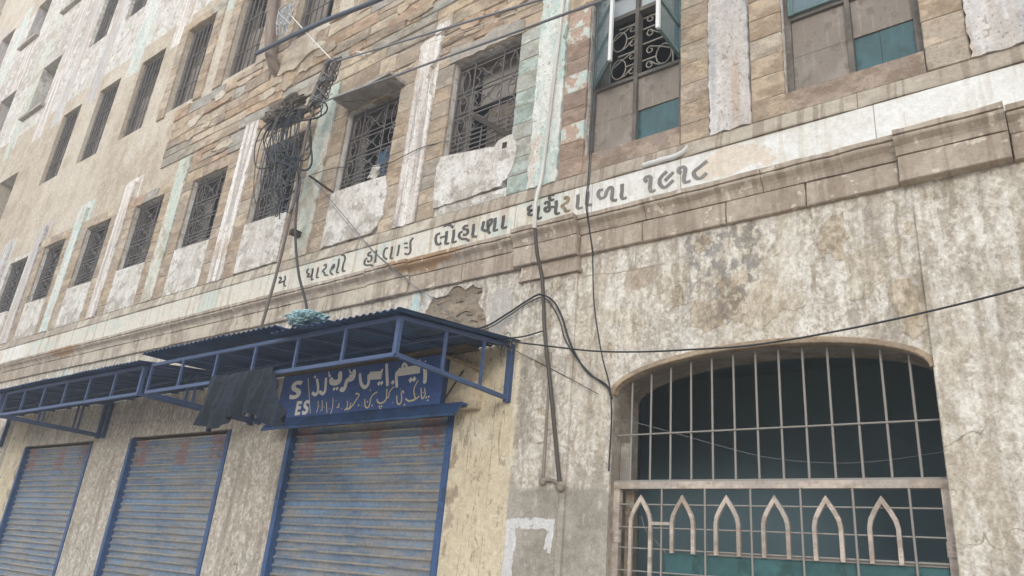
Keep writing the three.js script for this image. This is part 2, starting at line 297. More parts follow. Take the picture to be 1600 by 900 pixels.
// upper wall: plaster of pilasters and bays, with old green and blue distemper
const PIL = [-9.4, -7.54, -5.69, -3.835, -1.965, -0.1];
const umap = wallMap(2048, 1024, -9.4, 0.4, 4.4, 9.3, (X, Y, o) => {
  const big = fbm(X * 0.9 + 1, Y * 0.8, 4, 203), mid = fbm(X * 4.6, Y * 3.4, 5, 211), fine = fbm(X * 26, Y * 22, 4, 223), run = fbm(X * 16, Y * 1.0, 5, 231), grit = vn(X * 130, Y * 130, 241);
  set(o, [190, 177, 158]);
  mixTo(o, [164, 149, 131], sm(0.4, 0.66, mid) * 0.6); mixTo(o, [206, 197, 182], sm(0.46, 0.66, big) * 0.6);
  let p = 0, d = 9; PIL.forEach((c, i) => { if (Math.abs(X - c) < d) { d = Math.abs(X - c); p = i; } });
  if (d < 0.3 && Y < 7.8) {
    if (p === 2 || p === 0) { set(o, [208, 200, 191]); mixTo(o, [226, 221, 214], sm(0.42, 0.62, run)); mixTo(o, [156, 146, 143], sm(0.5, 0.64, fbm(X * 21, Y * 0.8, 5, 251)) * 0.7); mixTo(o, [172, 148, 126], sm(0.56, 0.7, mid) * 0.5); }
    if (p === 1) { set(o, [206, 200, 186]); mixTo(o, [186, 197, 186], sm(0.4, 0.6, fbm(X * 9, Y * 1.3, 5, 253)) * 0.8); mixTo(o, [164, 149, 129], sm(0.52, 0.7, mid) * 0.6); }
    if (p === 3) { set(o, [204, 206, 198]); mixTo(o, [176, 194, 187], sm(0.4, 0.62, fbm(X * 5, Y * 1.5, 5, 255)) * 0.85); mixTo(o, [220, 218, 210], sm(0.46, 0.62, fbm(X * 11, Y * 4, 5, 257)) * 0.65); mixTo(o, [196, 170, 150], sm(0.56, 0.68, mid) * 0.5); }
    if (p > 3) { set(o, [190, 182, 175]); mixTo(o, [168, 169, 172], sm(0.4, 0.62, fbm(X * 8, Y * 0.7, 5, 259)) * 0.7); mixTo(o, [210, 206, 202], sm(0.46, 0.64, fbm(X * 10, Y * 1.0, 5, 261)) * 0.7); mixTo(o, [176, 151, 130], sm(0.5, 0.64, fbm(X * 10, Y * 0.9, 5, 263)) * 0.5); }
  } else if (Y < 7.2) { // patched cement under the windows
    set(o, [204, 199, 191]); mixTo(o, [184, 176, 164], sm(0.42, 0.64, fbm(X * 14, Y * 1.6, 5, 265)) * 0.6); mixTo(o, [220, 217, 212], sm(0.44, 0.64, mid) * 0.7);
    const lo = sm(0.56, 0.7, fbm(X * 9, Y * 9, 5, 267) + (Y < 5.32 ? 0.14 : 0)); mixTo(o, [152, 144, 132], lo * 0.6);
  }
  const pit = sm(0.82, 0.89, vn(X * 52, Y * 40, 271)); mixTo(o, [130, 116, 102], pit * 0.45);
  const j = (grit - 0.5) * 22 + (fine - 0.5) * 38; o.r += j; o.g += j; o.b += j;
  o.h = 0.5 + (mid - 0.5) * 0.5 + (fine - 0.5) * 0.9 - pit * 0.3;
});
const upperPlaster = std(0xffffff, 0.95, { map: umap.col, bumpMap: umap.bmp, bumpScale: 0.008 });

// inscription band, cornice and ledge: one strip map
const bmapp = wallMap(2048, 192, -9.4, 0.4, 4.2, 5.15, (X, Y, o) => {
  const mid = fbm(X * 5, Y * 5, 4, 303), fine = fbm(X * 30, Y * 30, 3, 311), run = fbm(X * 20, Y * 1.2, 4, 317), grit = vn(X * 120, Y * 120, 331);
  if (Y > 4.618 && Y < 4.9455) {
    const clean = sm(-4.0, -3.1, X + (mid - 0.5) * 0.8);
    set(o, [208, 202, 189]); mixTo(o, [224, 222, 217], clean); mixTo(o, [210, 208, 198], sm(0.46, 0.6, mid) * 0.5);
    mixTo(o, [170, 156, 136], sm(0.54, 0.68, run) * (0.6 - clean * 0.4)); mixTo(o, [182, 196, 188], sm(0.6, 0.66, fbm(X * 3, Y * 3, 3, 337)) * 0.5 * (1 - clean));
    mixTo(o, [206, 184, 160], patch(X, Y, -1.9, 4.8, 0.35, 0.12, 1.4, 341) * 0.5);
  } else if (Y >= 4.9455) { set(o, [166, 154, 139]); mixTo(o, [192, 184, 168], sm(0.48, 0.6, mid) * (X < -5.2 ? 0.9 : 0.4)); mixTo(o, [132, 118, 103], sm(0.54, 0.64, run) * 0.6); }
  else {
    set(o, [164, 150, 135]); mixTo(o, [182, 169, 154], sm(0.4, 0.64, mid) * 0.7); mixTo(o, [138, 123, 108], sm(0.48, 0.68, run) * 0.55);
    mixTo(o, [150, 116, 84], patch(X, Y, -5.15, 4.6, 0.55, 0.16, 1.0, 347) * 0.75); mixTo(o, [218, 208, 192], sm(0.7, 0.76, fbm(X * 14, Y * 14, 3, 349)) * 0.7);
    if (Y < 4.47) mixTo(o, [196, 186, 168], sm(-5.2, -5.6, X) * sm(0.4, 0.55, fbm(X * 7, Y * 2, 4, 351)) * 0.8);
  }
  const j = (grit - 0.5) * 14 + (fine - 0.5) * 24; o.r += j; o.g += j; o.b += j; o.h = 0.5 + (mid - 0.5) * 0.4 + (fine - 0.5) * 0.6;
});
const bandMat = std(0xffffff, 0.9, { map: bmapp.col, bumpMap: bmapp.bmp, bumpScale: 0.006 });

// sandstone grain, shared by all blocks; tones per variant
const grain = wallMap(512, 512, 0, 1.2, 0, 1.2, (X, Y, o) => {
  const a = fbm(X * 6, Y * 9, 4, 401), b = fbm(X * 40, Y * 40, 3, 409), c = fbm(X * 7, Y * 11, 5, 419);
  set(o, [214, 214, 214]); mixTo(o, [250, 248, 244], sm(0.48, 0.62, a) * 0.7); mixTo(o, [178, 170, 160], sm(0.46, 0.7, c) * 0.55); mixTo(o, [140, 130, 120], sm(0.64, 0.76, b) * 0.4);
  const j = (b - 0.5) * 50; o.r += j; o.g += j; o.b += j; o.h = 0.5 + (a - 0.5) * 0.5 + (b - 0.5) * 0.8 + (c - 0.5) * 0.4;
});
const stoneMat = (hex) => std(hex, 0.92, { map: grain.col, bumpMap: grain.bmp, bumpScale: 0.008 });
const TAN = [0xc8b49c, 0xc2af98, 0xcebda8, 0xbeaa94, 0xc9bba9, 0xc1b09e].map(stoneMat);
const RUB = [0xcbb096, 0xc2a88e, 0xd2bda2, 0xbfac98, 0xc9b8a2, 0xbaa997, 0xd6c6af, 0xbdb8ae].map(stoneMat);
const BROWN = [0xb89f8d, 0xae9785, 0xc0a896, 0xa99384].map(stoneMat);
const GREEN = [0xc4ccc4, 0xb9c7bf, 0xced0c7, 0xc3c4ba].map(stoneMat);
const RUBDARK = [0xab9c88, 0xa0907d, 0xb3a590, 0x988a79].map(stoneMat);
const GREY = [0xb4aa9c, 0xa99e90, 0xbcb3a6].map(stoneMat);
// green and blue distemper flaking off brown blocks
const flake = wallMap(512, 512, 0, 1.2, 0, 1.2, (X, Y, o) => {
  const a = fbm(X * 9, Y * 8, 5, 431), b = fbm(X * 40, Y * 40, 3, 433);
  set(o, [174, 150, 133]); mixTo(o, [196, 201, 193], sm(0.46, 0.54, a) * 0.9); mixTo(o, [178, 194, 187], sm(0.54, 0.64, a) * 0.8); const j = (b - 0.5) * 40; o.r += j; o.g += j; o.b += j; o.h = 0.4 + sm(0.47, 0.5, a) * 0.3 + (b - 0.5) * 0.5;
});
const flakeMat = std(0xffffff, 0.92, { map: flake.col, bumpMap: flake.bmp, bumpScale: 0.006 });
const jointMortar = std(0xcfc4b3, 0.98, { map: grain.col, bumpMap: grain.bmp, bumpScale: 0.008 });
const paleMortar = std(0xb3a594, 0.98, { map: grain.col, bumpMap: grain.bmp, bumpScale: 0.01 });
const mortar = std(0xb0a596, 0.98, { map: grain.col, bumpMap: grain.bmp, bumpScale: 0.006 });
const concrete = std(0xbfb7ac, 0.95, { map: grain.col, bumpMap: grain.bmp, bumpScale: 0.008 });
const iron = std(0x6d6867, 0.75, { metalness: 0.15 });
const ironPale = std(0xa59c92, 0.7, { metalness: 0.1 });
const gatePink = std(0xcdbfb3, 0.75, { map: grain.col });
const gateGrey = std(0x8f8a83, 0.7, { metalness: 0.1 });
const woodGrey = std(0x7c756e, 0.85, { map: grain.col });
const woodDark = std(0x4d4640, 0.9, { map: grain.col });
const grime = wallMap(512, 512, 0, 1.3, 0, 1.3, (X, Y, o) => { const a = fbm(X * 3, Y * 2, 5, 441), r = fbm(X * 26, Y * 1.6, 4, 443), b = fbm(X * 50, Y * 50, 3, 447); set(o, [228, 226, 223]); mixTo(o, [196, 190, 182], sm(0.42, 0.64, a) * 0.7); mixTo(o, [250, 249, 247], sm(0.56, 0.7, r) * 0.5); mixTo(o, [168, 160, 150], sm(0.62, 0.74, fbm(X * 9, Y * 9, 4, 449)) * 0.5); const j = (b - 0.5) * 22; o.r += j; o.g += j; o.b += j; o.h = 0.5 + (b - 0.5) * 0.4; });
const boardGrey = std(0xa59c94, 0.85, { map: grime.col });
const tealGlass = new THREE.MeshPhysicalMaterial({ map: grime.col, color: 0x4a7a82, roughness: 0.3, transmission: 0.25, thickness: 0 });
const frosted = new THREE.MeshPhysicalMaterial({ color: 0xb4cbd2, roughness: 0.22, transmission: 0.8, thickness: 0 });
const frostedGrey = std(0xb7bcbe, 0.5);
const whitePaint = std(0xdcdcda, 0.7);
const tealFrame = std(0x6f8a8c, 0.75, { map: grain.col });
const roomWall = std(0x8f9aa8, 0.95), tealWall = std(0x6f8890, 0.9);
const black = std(0x25272c, 0.6), darkCable = std(0x3b3a3b, 0.65), greyCable = std(0x77767a, 0.6), whiteCable = std(0xd9d6d0, 0.6);

// shutter paint: blue with cream slat ridges, dust and faded red poster stains
const SHX = 2.42, SHY = 2.95;
const shmap = wallMap(1024, 1024, -SHX / 2, SHX / 2, 0, SHY, (X, Y, o) => {
  const a = fbm(X * 2, Y * 3, 4, 501), c = fbm(X * 3, Y * 40, 3, 503), f = fbm(X * 40, Y * 40, 3, 507), s = fbm(X * 1.2, Y * 9, 4, 509);
  set(o, [110, 128, 149]); mixTo(o, [96, 115, 138], sm(0.45, 0.6, a) * 0.8); mixTo(o, [112, 146, 180], sm(0.52, 0.64, s) * 0.6);
  const ph = ((Y / 0.083) % 1 + 1) % 1, ridgeTone = sm(0.72, 0.8, ph) * (1 - sm(0.97, 1.0, ph));  // paler cream band along the ridge of each slat
  const dust = sm(0.4, 0.62, fbm(X * 5, Y * 34, 5, 511) * 0.55 + fbm(X * 1.3, Y * 2.2, 4, 513) * 0.45); mixTo(o, [150, 142, 134], dust * 0.7);
  mixTo(o, [186, 174, 158], ridgeTone * sm(0.2, 0.5, c) * 0.85);
  for (const [cx, cy, rx, ry] of [[0.88, 2.72, 0.13, 0.2], [0.08, 2.7, 0.13, 0.24], [-0.95, 2.68, 0.15, 0.22]]) mixTo(o, [150, 104, 98], (Math.abs(X - cx) < rx && Math.abs(Y - cy) < ry ? 1 : 0) * sm(0.35, 0.5, fbm(X * 7, Y * 9, 4, 517)) * 0.6);
  const j = (f - 0.5) * 34; o.r += j; o.g += j; o.b += j; o.h = 0.5 + (f - 0.5);
});
const shutterPaint = std(0xffffff, 0.6, { map: shmap.col, metalness: 0.1 });
const blueNoise = wallMap(512, 512, 0, 1.5, 0, 1.5, (X, Y, o) => {
  const a = fbm(X * 3, Y * 3, 5, 601), b = fbm(X * 30, Y * 30, 3, 603); set(o, [222, 222, 222]); mixTo(o, [250, 250, 250], sm(0.5, 0.62, a)); mixTo(o, [176, 170, 160], sm(0.58, 0.68, fbm(X * 9, Y * 9, 4, 607)) * 0.6);
  const j = (b - 0.5) * 40; o.r += j; o.g += j; o.b += j; o.h = 0.5 + (a - 0.5) + (b - 0.5) * 0.4;
});
const bluePaint = std(0x3a5a88, 0.6, { map: blueNoise.col }), blueFrame = std(0x4c628a, 0.6, { map: blueNoise.col }), blueSheet = std(0x284b74, 0.55, { map: blueNoise.col, metalness: 0.1 });
const navyCloth = std(0x1f2a38, 0.9, { map: blueNoise.col }), asphalt = std(0xc2b9ac, 0.95, { map: grain.col }), paving = std(0xbdb4a7, 0.95, { map: grain.col });

// ---------- ground ----------
{ const g = new THREE.PlaneGeometry(240, 240); g.rotateX(-Math.PI / 2); structure('street_ground', uvXY(g), asphalt); }
structure('pavement', box(-40, 20, 0.004, 0.12, 0.0, 1.1), paving);

// ---------- building ----------
const BX0 = -18.9, BX1 = 4.2, PERIOD = 1.862, bays = []; for (let k = -4; k < 8; k++) bays.push(-4.75 - PERIOD * k);
const building = thing('old_stone_building', 'weathered stone and plaster building with a carved inscription band over its ground floor', 'building', [0, 0, 0]);
const HW = 0.487;                                              // half of a window opening
const archPath = () => { const p = new THREE.Path(); p.moveTo(-2.97, -0.02); p.lineTo(-2.97, 3.0); for (let k = 1; k <= 28; k++) { const a = Math.PI * (1 - k / 28); p.lineTo(-1.85 + 1.12 * Math.cos(a), 3.0 + 0.27 * Math.sin(a)); } p.lineTo(-0.73, -0.02); p.closePath(); return p; };
const SHOPS = [-5.825, -9.375, -12.925, -16.475];              // centres of the shop openings
const shopHole = (c) => rectPath(c - SHX / 2, c + SHX / 2, -0.02, 2.98);
const wallRect = (y0, y1) => [[BX0, y0], [BX1, y0], [BX1, y1], [BX0, y1]];
mesh('ground_floor_wall', slab(wallRect(-0.05, 4.45), -0.43, -0.03, [archPath(), ...SHOPS.map(shopHole)]), mortar, building);
// the coat of plaster, with a place where it has fallen off
const fallen = ragged([[-5.17, 3.7], [-5.18, 4.02], [-5.08, 4.16], [-4.93, 4.15], [-4.8, 4.24], [-4.66, 4.18], [-4.56, 4.21], [-4.43, 4.13], [-4.48, 4.0], [-4.37, 3.86], [-4.3, 3.66], [-4.6, 3.56]], 0.018, 0.04, 701);
const fallenPath = new THREE.Path(); fallen.forEach(([x, y], i) => (i ? fallenPath.lineTo(x, y) : fallenPath.moveTo(x, y))); fallenPath.closePath();
mesh('plaster_coat', slab(wallRect(-0.04, 4.28), -0.029, 0, [archPath(), ...SHOPS.map(shopHole), fallenPath]), plaster, building);
// rubble behind the fallen plaster
{ const g = new THREE.PlaneGeometry(1.0, 0.72, 90, 64); g.translate(-4.74, 3.9, 0); const p = g.attributes.position; for (let i = 0; i < p.count; i++) { const x = p.getX(i), y = p.getY(i); p.setZ(i, -0.022 + (fbm(x * 11, y * 15, 5, 703) - 0.5) * 0.034 + (vn(x * 60, y * 60, 705) - 0.5) * 0.006); } g.computeVertexNormals(); mesh('rough_backing', uvXY(g), stoneMat(0xa89a88), building); }
for (let k = 0; k < 22; k++) { const x = rr(-5.18, -4.4), y = rr(3.6, 4.14), w = rr(0.08, 0.22), h = rr(0.05, 0.1); mesh('rubble_stone', stoneGeo(x, x + w, y, y + h, -0.05, -0.014 + rr(-0.004, 0.006), 0.02, 0.018, 0.012), RUBDARK[k % 4], building); }
// pilaster between shop and gate
mesh('pilaster', slab([[-3.93, -0.03], [-3.35, -0.03], [-3.345, 4.098], [-3.925, 4.098]], -0.002, 0.028), plaster, building);
mesh('pilaster', slab([[-0.72, -0.03], [-0.2, -0.03], [-0.2, 4.1], [-0.72, 4.1]], -0.002, 0.028), plaster, building);
mesh('pilaster_neck', box(-3.97, -3.31, 4.1, 4.135, -0.002, 0.065), bandMat, building);
mesh('pilaster_neck', box(-3.95, -3.33, 4.137, 4.246, -0.002, 0.05), bandMat, building);
// layers of limewash peeling off the render, a few millimetres thick
const limewash = [std(0xf4f0e8, 0.95, { map: gmap.col }), std(0xeae2d6, 0.95, { map: gmap.col }), std(0xfffdf8, 0.95, { map: gmap.col })];
for (let k = 0; k < 64; k++) {
  const cx = rr(-4.05, -0.35), cy = rr(2.45, 4.15), w = rr(0.03, 0.16), h = w * rr(0.6, 1.9), P = [], e = Math.hypot((cx + 1.85) / 1.2, (cy - 3.0) / 0.4); if ((cy < 3.0 && cx > -3.15 && cx < -0.6) || e < 1.25 || Math.abs(cx + 3.35) < 0.2 || Math.abs(cx + 3.92) < 0.2) continue;
  for (let i = 0; i < 12; i++) { const a = i / 12 * 6.2832, q = rr(0.55, 1.2); P.push([cx + w * q * Math.cos(a), cy + h * q * Math.sin(a)]); }
  const base = cx > -3.92 && cx < -3.35 ? 0.028 : 0; mesh('limewash_flake', slab(ragged(P, 0.012, 0.025, 900 + k), base - 0.004, base + rr(0.002, 0.005)), limewash[k % 3], building);
}
// plastered rim round the arch
{ const s = new THREE.Shape(), R = (k, e) => { const a = Math.PI * (1 - k / 28); return [-1.85 + (1.12 + e) * Math.cos(a), 3.0 + (0.27 + e) * Math.sin(a)]; };
  for (let k = 0; k <= 28; k++) { const [x, y] = R(k, 0.022); k ? s.lineTo(x, y) : s.moveTo(x, y); } for (let k = 28; k >= 0; k--) { const [x, y] = R(k, -0.012); s.lineTo(x, y); } s.closePath();
  const g = new THREE.ExtrudeGeometry(s, { depth: 0.06, bevelEnabled: true, bevelSize: 0.006, bevelThickness: 0.006, bevelSegments: 1 }); g.translate(0, 0, -0.058); mesh('arch_rim', uvXY(g), stoneMat(0xb8a48c), building); }

// forward breaks of the entablature over the pilasters
const proj = (x) => (x > -4.03 && x < -3.33 ? 0.055 : x > -6.08 && x < -5.43 ? 0.025 : x > -0.78 && x < -0.14 ? 0.055 : 0);
function course(name, cuts, y0, y1, z, mat, gap, bevel) {
  for (let i = 0; i + 1 < cuts.length; i++) { const a = cuts[i], b = cuts[i + 1]; mesh(name, (() => { const g = stoneGeo(a + gap, b - gap, y0, y1, -0.02, z + proj((a + b) / 2), bevel, 0.003, 0.004); return uvXY(g); })(), mat, building); }
}
const cutsA = [-18.9, -17, -15.2, -13.4, -11.6, -10.2, -9.1, -8.3, -7.45, -6.75, -6.08, -5.43, -4.7, -4.03, -3.33, -2.72, -2.0, -1.4, -0.78, -0.14, 0.8, 2.4, 4.2];
course('fascia_block', cutsA, 4.25, 4.438, 0.04, bandMat, 0.0035, 0.006);
const cutsB = [-18.9, -17.4, -15.7, -14.1, -12.5, -11.1, -9.9, -8.9, -7.9, -7.0, -6.08, -5.43, -4.75, -4.03, -3.33, -2.68, -1.7, -0.78, -0.14, 0.9, 2.4, 4.2];
for (let i = 0; i + 1 < cutsB.length; i++) {                    // moulded cornice, block by block
  const a = cutsB[i] + 0.003, b = cutsB[i + 1] - 0.003, p = proj((a + b) / 2);
  const prof = [[-0.02, 4.441], [0.046, 4.441], [0.05, 4.455], [0.056, 4.48], [0.068, 4.502], [0.086, 4.518], [0.102, 4.532], [0.108, 4.545], [0.104, 4.556], [0.095, 4.56], [0.095, 4.566], [0.113, 4.569], [0.113, 4.606], [-0.02, 4.616]].map(([z, y]) => [z > 0 ? z + p : z, y]);
  const g = prismX(prof, a, b, Math.max(2, Math.round((b - a) / 0.08)), (x, y, z) => (z > 0.03 ? [x, y + (vn(x * 9, y * 20, 711) - 0.5) * 0.01, z + (vn(x * 7, y * 30, 713) - 0.5) * 0.012] : [x, y, z]));
  const q = g.attributes.position, uv = new Float32Array(q.count * 2); for (let k = 0; k < q.count; k++) { uv[2 * k] = q.getX(k); uv[2 * k + 1] = Math.min(4.61, Math.max(4.45, q.getY(k))); } g.setAttribute('uv', new THREE.BufferAttribute(uv, 2));
  mesh('cornice_block', g, bandMat, building);
}
// inscription band and its letters
const cutsC = [-18.9, -16.2, -13.4, -10.9, -8.4, -5.92, -4.1, -3.24, -2.385, -0.9, 0.8, 4.2], panels = [];
for (let i = 0; i + 1 < cutsC.length; i++) panels.push([cutsC[i], cutsC[i + 1], mesh('inscription_panel', uvXY(stoneGeo(cutsC[i] + 0.002, cutsC[i + 1] - 0.002, 4.62, 4.944, -0.02, 0.028, 0.004, 0.001, 0.001)), bandMat, building)]);
const letterDark = std(0x676563, 0.85, { map: grain.col }), letterGrey = std(0x959390, 0.85, { map: grain.col }), letterTan = std(0xa08d74, 0.85, { map: grain.col });
function ribbon(flat, w, z0, z1) {                              // a brush stroke with a broad and a thin direction
  const pts = []; for (let i = 0; i < flat.length; i += 2) pts.push(new THREE.Vector3(flat[i], flat[i + 1], 0));
  const c = new THREE.CatmullRomCurve3(pts, false, 'centripetal'), n = Math.max(6, pts.length * 4), L = [], R = [];
  for (let k = 0; k <= n; k++) { const t = k / n, p = c.getPoint(t), d = c.getTangent(t), a = w * (0.55 + 0.45 * Math.abs(d.y)) * 0.5; L.push([p.x - d.y * a, p.y + d.x * a]); R.push([p.x + d.y * a, p.y - d.x * a]); }
  const P = [], q = (a, b, cc, d) => P.push(...a, ...b, ...cc, ...a, ...cc, ...d), at = (p, z) => [p[0], p[1], z];
  for (let k = 0; k < n; k++) { q(at(R[k], z1), at(R[k + 1], z1), at(L[k + 1], z1), at(L[k], z1)); q(at(L[k], z1), at(L[k + 1], z1), at(L[k + 1], z0), at(L[k], z0)); q(at(R[k], z0), at(R[k + 1], z0), at(R[k + 1], z1), at(R[k], z1)); }
  q(at(L[0], z1), at(L[0], z0), at(R[0], z0), at(R[0], z1)); q(at(L[n], z0), at(L[n], z1), at(R[n], z1), at(R[n], z0));
  const g = new THREE.BufferGeometry(); g.setAttribute('position', new THREE.BufferAttribute(new Float32Array(P), 3)); g.computeVertexNormals(); return uvXY(g);
}
LETTERS.forEach((strokes, i) => {
  const g = merge(strokes.map((s) => ribbon(s, i < 11 ? 0.026 : 0.034, 0.02, 0.035))), x = strokes[0][0], p = panels.find(([a, b]) => x >= a && x < b)[2];
  const m = i === 19 ? letterTan : i > 19 ? letterGrey : letterDark;
  if (i === 8 || i === 11 || i === 10) strokes.forEach((s) => mesh('letter_stroke', ribbon(s, i < 11 ? 0.026 : 0.034, 0.02, 0.035), m, p)); else mesh('letter', g, m, p);
});
// sloping ledge over the band, in lengths
{ const cuts = [-18.9, -16, -13.2, -10.6, -8.6, -7.3, -6.0, -4.6, -3.3, -2.36, -1.0, 0.6, 4.2];
  for (let i = 0; i + 1 < cuts.length; i++) mesh('ledge_stone', prismX([[-0.02, 4.948], [0.04, 4.948], [0.042, 4.962], [0.014, 5.088], [-0.02, 5.088]], cuts[i] + 0.002, cuts[i + 1] - 0.002, 12, (x, y, z) => [x, y, z > 0.03 ? z + (vn(x * 6, 3, 721) - 0.6) * 0.03 : z]), bandMat, building); }

// upper storeys
const FLOORS = [5.2, 9.05, 12.9], WH = 1.9, TOP = 16.4;          // sill heights and window height
const holes = []; for (const y of FLOORS) for (const c of bays) holes.push(rectPath(c - HW, c + HW, y, y + WH));
mesh('upper_wall', slab(wallRect(4.452, TOP), -0.4, -0.024, holes), upperPlaster, building);
mesh('parapet', box(BX0, BX1, TOP + 0.002, TOP + 0.2, -0.45, 0.08), concrete, building);
// pilasters of the bays; broken ends at the top
for (const y of [5.092]) for (let k = 0; k <= bays.length; k++) {
  const c = -4.75 + PERIOD * (4 - k) + PERIOD / 2, top = k === 4 ? 7.66 : 7.62 + ((k * 7) % 5) * 0.02; if (c < BX0 || c > BX1) continue;
  const chip = Math.abs(c + 5.68) < 0.1 ? [[c + 0.17, 6.72], [c + 0.1, 6.8], [c + 0.12, 6.95], [c + 0.02, 7.05], [c + 0.06, 7.2], [c + 0.14, 7.28], [c + 0.17, 7.34]] : [[c + 0.17, 6.3 + (k % 3) * 0.4], [c + 0.13, 6.38 + (k % 3) * 0.4], [c + 0.17, 6.5 + (k % 3) * 0.4]];
  mesh('pilaster', slab(ragged([[c - 0.17, y], [c + 0.17, y], ...chip, [c + 0.17, top], [c - 0.17, top]], 0.013, 0.045, 731 + k), -0.03, 0.03), upperPlaster, building);
}
// dressed jamb stones beside every first-floor window, then the lintels
const jambMat = (c, side) => { const k = Math.round((-4.75 - c) / PERIOD); if (k === 0 && side > 0) return () => GREEN[Math.floor(rnd() * 4)]; if (k === -1 && side < 0) return () => (rnd() < 0.62 ? flakeMat : BROWN[Math.floor(rnd() * 4)]); return () => (k === 0 && rnd() < 0.15 ? GREY[0] : TAN[Math.floor(rnd() * 6)]); };
FLOORS.forEach((fy, f) => { for (const c of bays) { if (f && (c < -14 || c > -3)) continue; if (f === 2 && c > -6) continue; if (c < -16) continue;
  for (const side of [-1, 1]) { const pick = jambMat(c, side), xa = side < 0 ? c - HW - 0.268 : c + HW, xb = side < 0 ? c - HW : c + HW + 0.268;
    for (let y = fy - 0.105; y < fy + WH - 0.02;) { const h = Math.min(rr(0.17, 0.225), fy + WH - y); if (h < 0.05) break; mesh('jamb_stone', stoneGeo(xa + 0.003, xb - 0.003, y + 0.003, y + h - 0.003, -0.1, 0.009 + rr(-0.003, 0.004), 0.005, 0.003, 0.003), pick(), building); y += h; } }
  for (const side of [-1, 1]) mesh('mortar_bed', box(side < 0 ? c - HW - 0.266 : c + HW + 0.006, side < 0 ? c - HW - 0.006 : c + HW + 0.266, fy - 0.1, fy + WH, -0.05, 0.0035), jointMortar, building);
  let x = c - 0.755; const L = [rr(0.4, 0.55), rr(0.45, 0.6)]; L.push(1.51 - L[0] - L[1]);
  for (const l of L) { mesh('lintel_stone', stoneGeo(x + 0.003, x + l - 0.003, fy + WH + 0.003, fy + WH + 0.2, -0.1, 0.008, 0.008, 0.004, 0.008), RUB[Math.floor(rnd() * 8)], building); x += l; } } });
// rubble and coursed masonry over the windows
function rubble(x0, x1, y0, y1, hmin, hmax, lmin, lmax, mats, jit, zj) {
  for (let y = y0; y < y1 - 0.03;) { let h = rr(hmin, hmax); if (y1 - y - h < hmin) h = y1 - y;
    for (let x = x0; x < x1 - 0.04;) { let l = rr(lmin, lmax); if (x1 - x - l < lmin) l = x1 - x; if (h > hmin * 1.6 && rnd() < 0.25) { const m = y + h * rr(0.4, 0.6); for (const [a, b] of [[y, m], [m, y + h]]) mesh('wall_stone', stoneGeo(x + 0.006, x + l - 0.006, a + 0.005, b - 0.005, -0.06, rr(-0.004, 0.016), 0.008, jit, zj), mats[Math.floor(rnd() * mats.length)], building); }
      else mesh('wall_stone', stoneGeo(x + 0.006, x + l - 0.006, y + 0.005, y + h - 0.005, -0.06, rr(-0.004, 0.016), 0.009, jit, zj), mats[Math.floor(rnd() * mats.length)], building);
      x += l; } y += h; }
}
for (const c of bays) if (c > -11.5 && c < -3) rubble(c - 0.755, c + 0.755, 7.31, 7.7, 0.1, 0.2, 0.2, 0.55, RUB, 0.014, 0.018);
rubble(-12.2, -3.4, 7.72, 8.08, 0.16, 0.2, 0.6, 1.3, [RUB[0], RUB[2], RUB[4], RUB[6], GREY[0], GREY[2], RUB[7]], 0.005, 0.008);
rubble(-12.2, -4.2, 8.08, 8.92, 0.13, 0.26, 0.24, 0.8, RUB, 0.013, 0.014);
// second-floor pilasters and patched plaster over the rubble
mesh('plaster_patch', slab(ragged([[-9.0, 8.42], [-8.55, 8.36], [-8.22, 8.55], [-8.25, 8.86], [-8.6, 8.9], [-8.98, 8.88]], 0.04, 0.08, 741), -0.02, 0.034), upperPlaster, building);
mesh('plaster_patch', slab(ragged([[-7.75, 8.93], [-7.42, 8.93], [-7.42, 10.9], [-7.75, 10.9]], 0.02, 0.12, 743), -0.02, 0.034), upperPlaster, building);
mesh('plaster_patch', slab(ragged([[-9.62, 8.93], [-9.28, 8.93], [-9.28, 10.9], [-9.62, 10.9]], 0.02, 0.12, 745), -0.02, 0.034), upperPlaster, building);
mesh('plaster_patch', slab(ragged([[-5.62, 7.66], [-5.36, 7.7], [-5.37, 7.9], [-5.6, 7.86]], 0.015, 0.06, 746), -0.02, 0.034), upperPlaster, building);
// remnants of render clinging to the rubble
for (let k = 0; k < 26; k++) { const cx = rr(-11.5, -4.4), cy = k % 3 ? rr(8.1, 8.85) : rr(7.36, 7.66), w = rr(0.1, 0.36), h = rr(0.05, 0.13), P = []; if (cy < 7.7 && Math.abs(((cx + 5.69) / PERIOD) - Math.round((cx + 5.69) / PERIOD)) < 0.25) continue;
  for (let i = 0; i < 11; i++) { const a = i / 11 * 6.2832, q = rr(0.65, 1.15); P.push([cx + w * q * Math.cos(a), cy + h * q * Math.sin(a)]); }
  mesh('plaster_patch', slab(ragged(P, 0.014, 0.035, 760 + k), -0.02, 0.018 + rr(0, 0.012)), k % 2 ? upperPlaster : RUB[k % 8], building); }
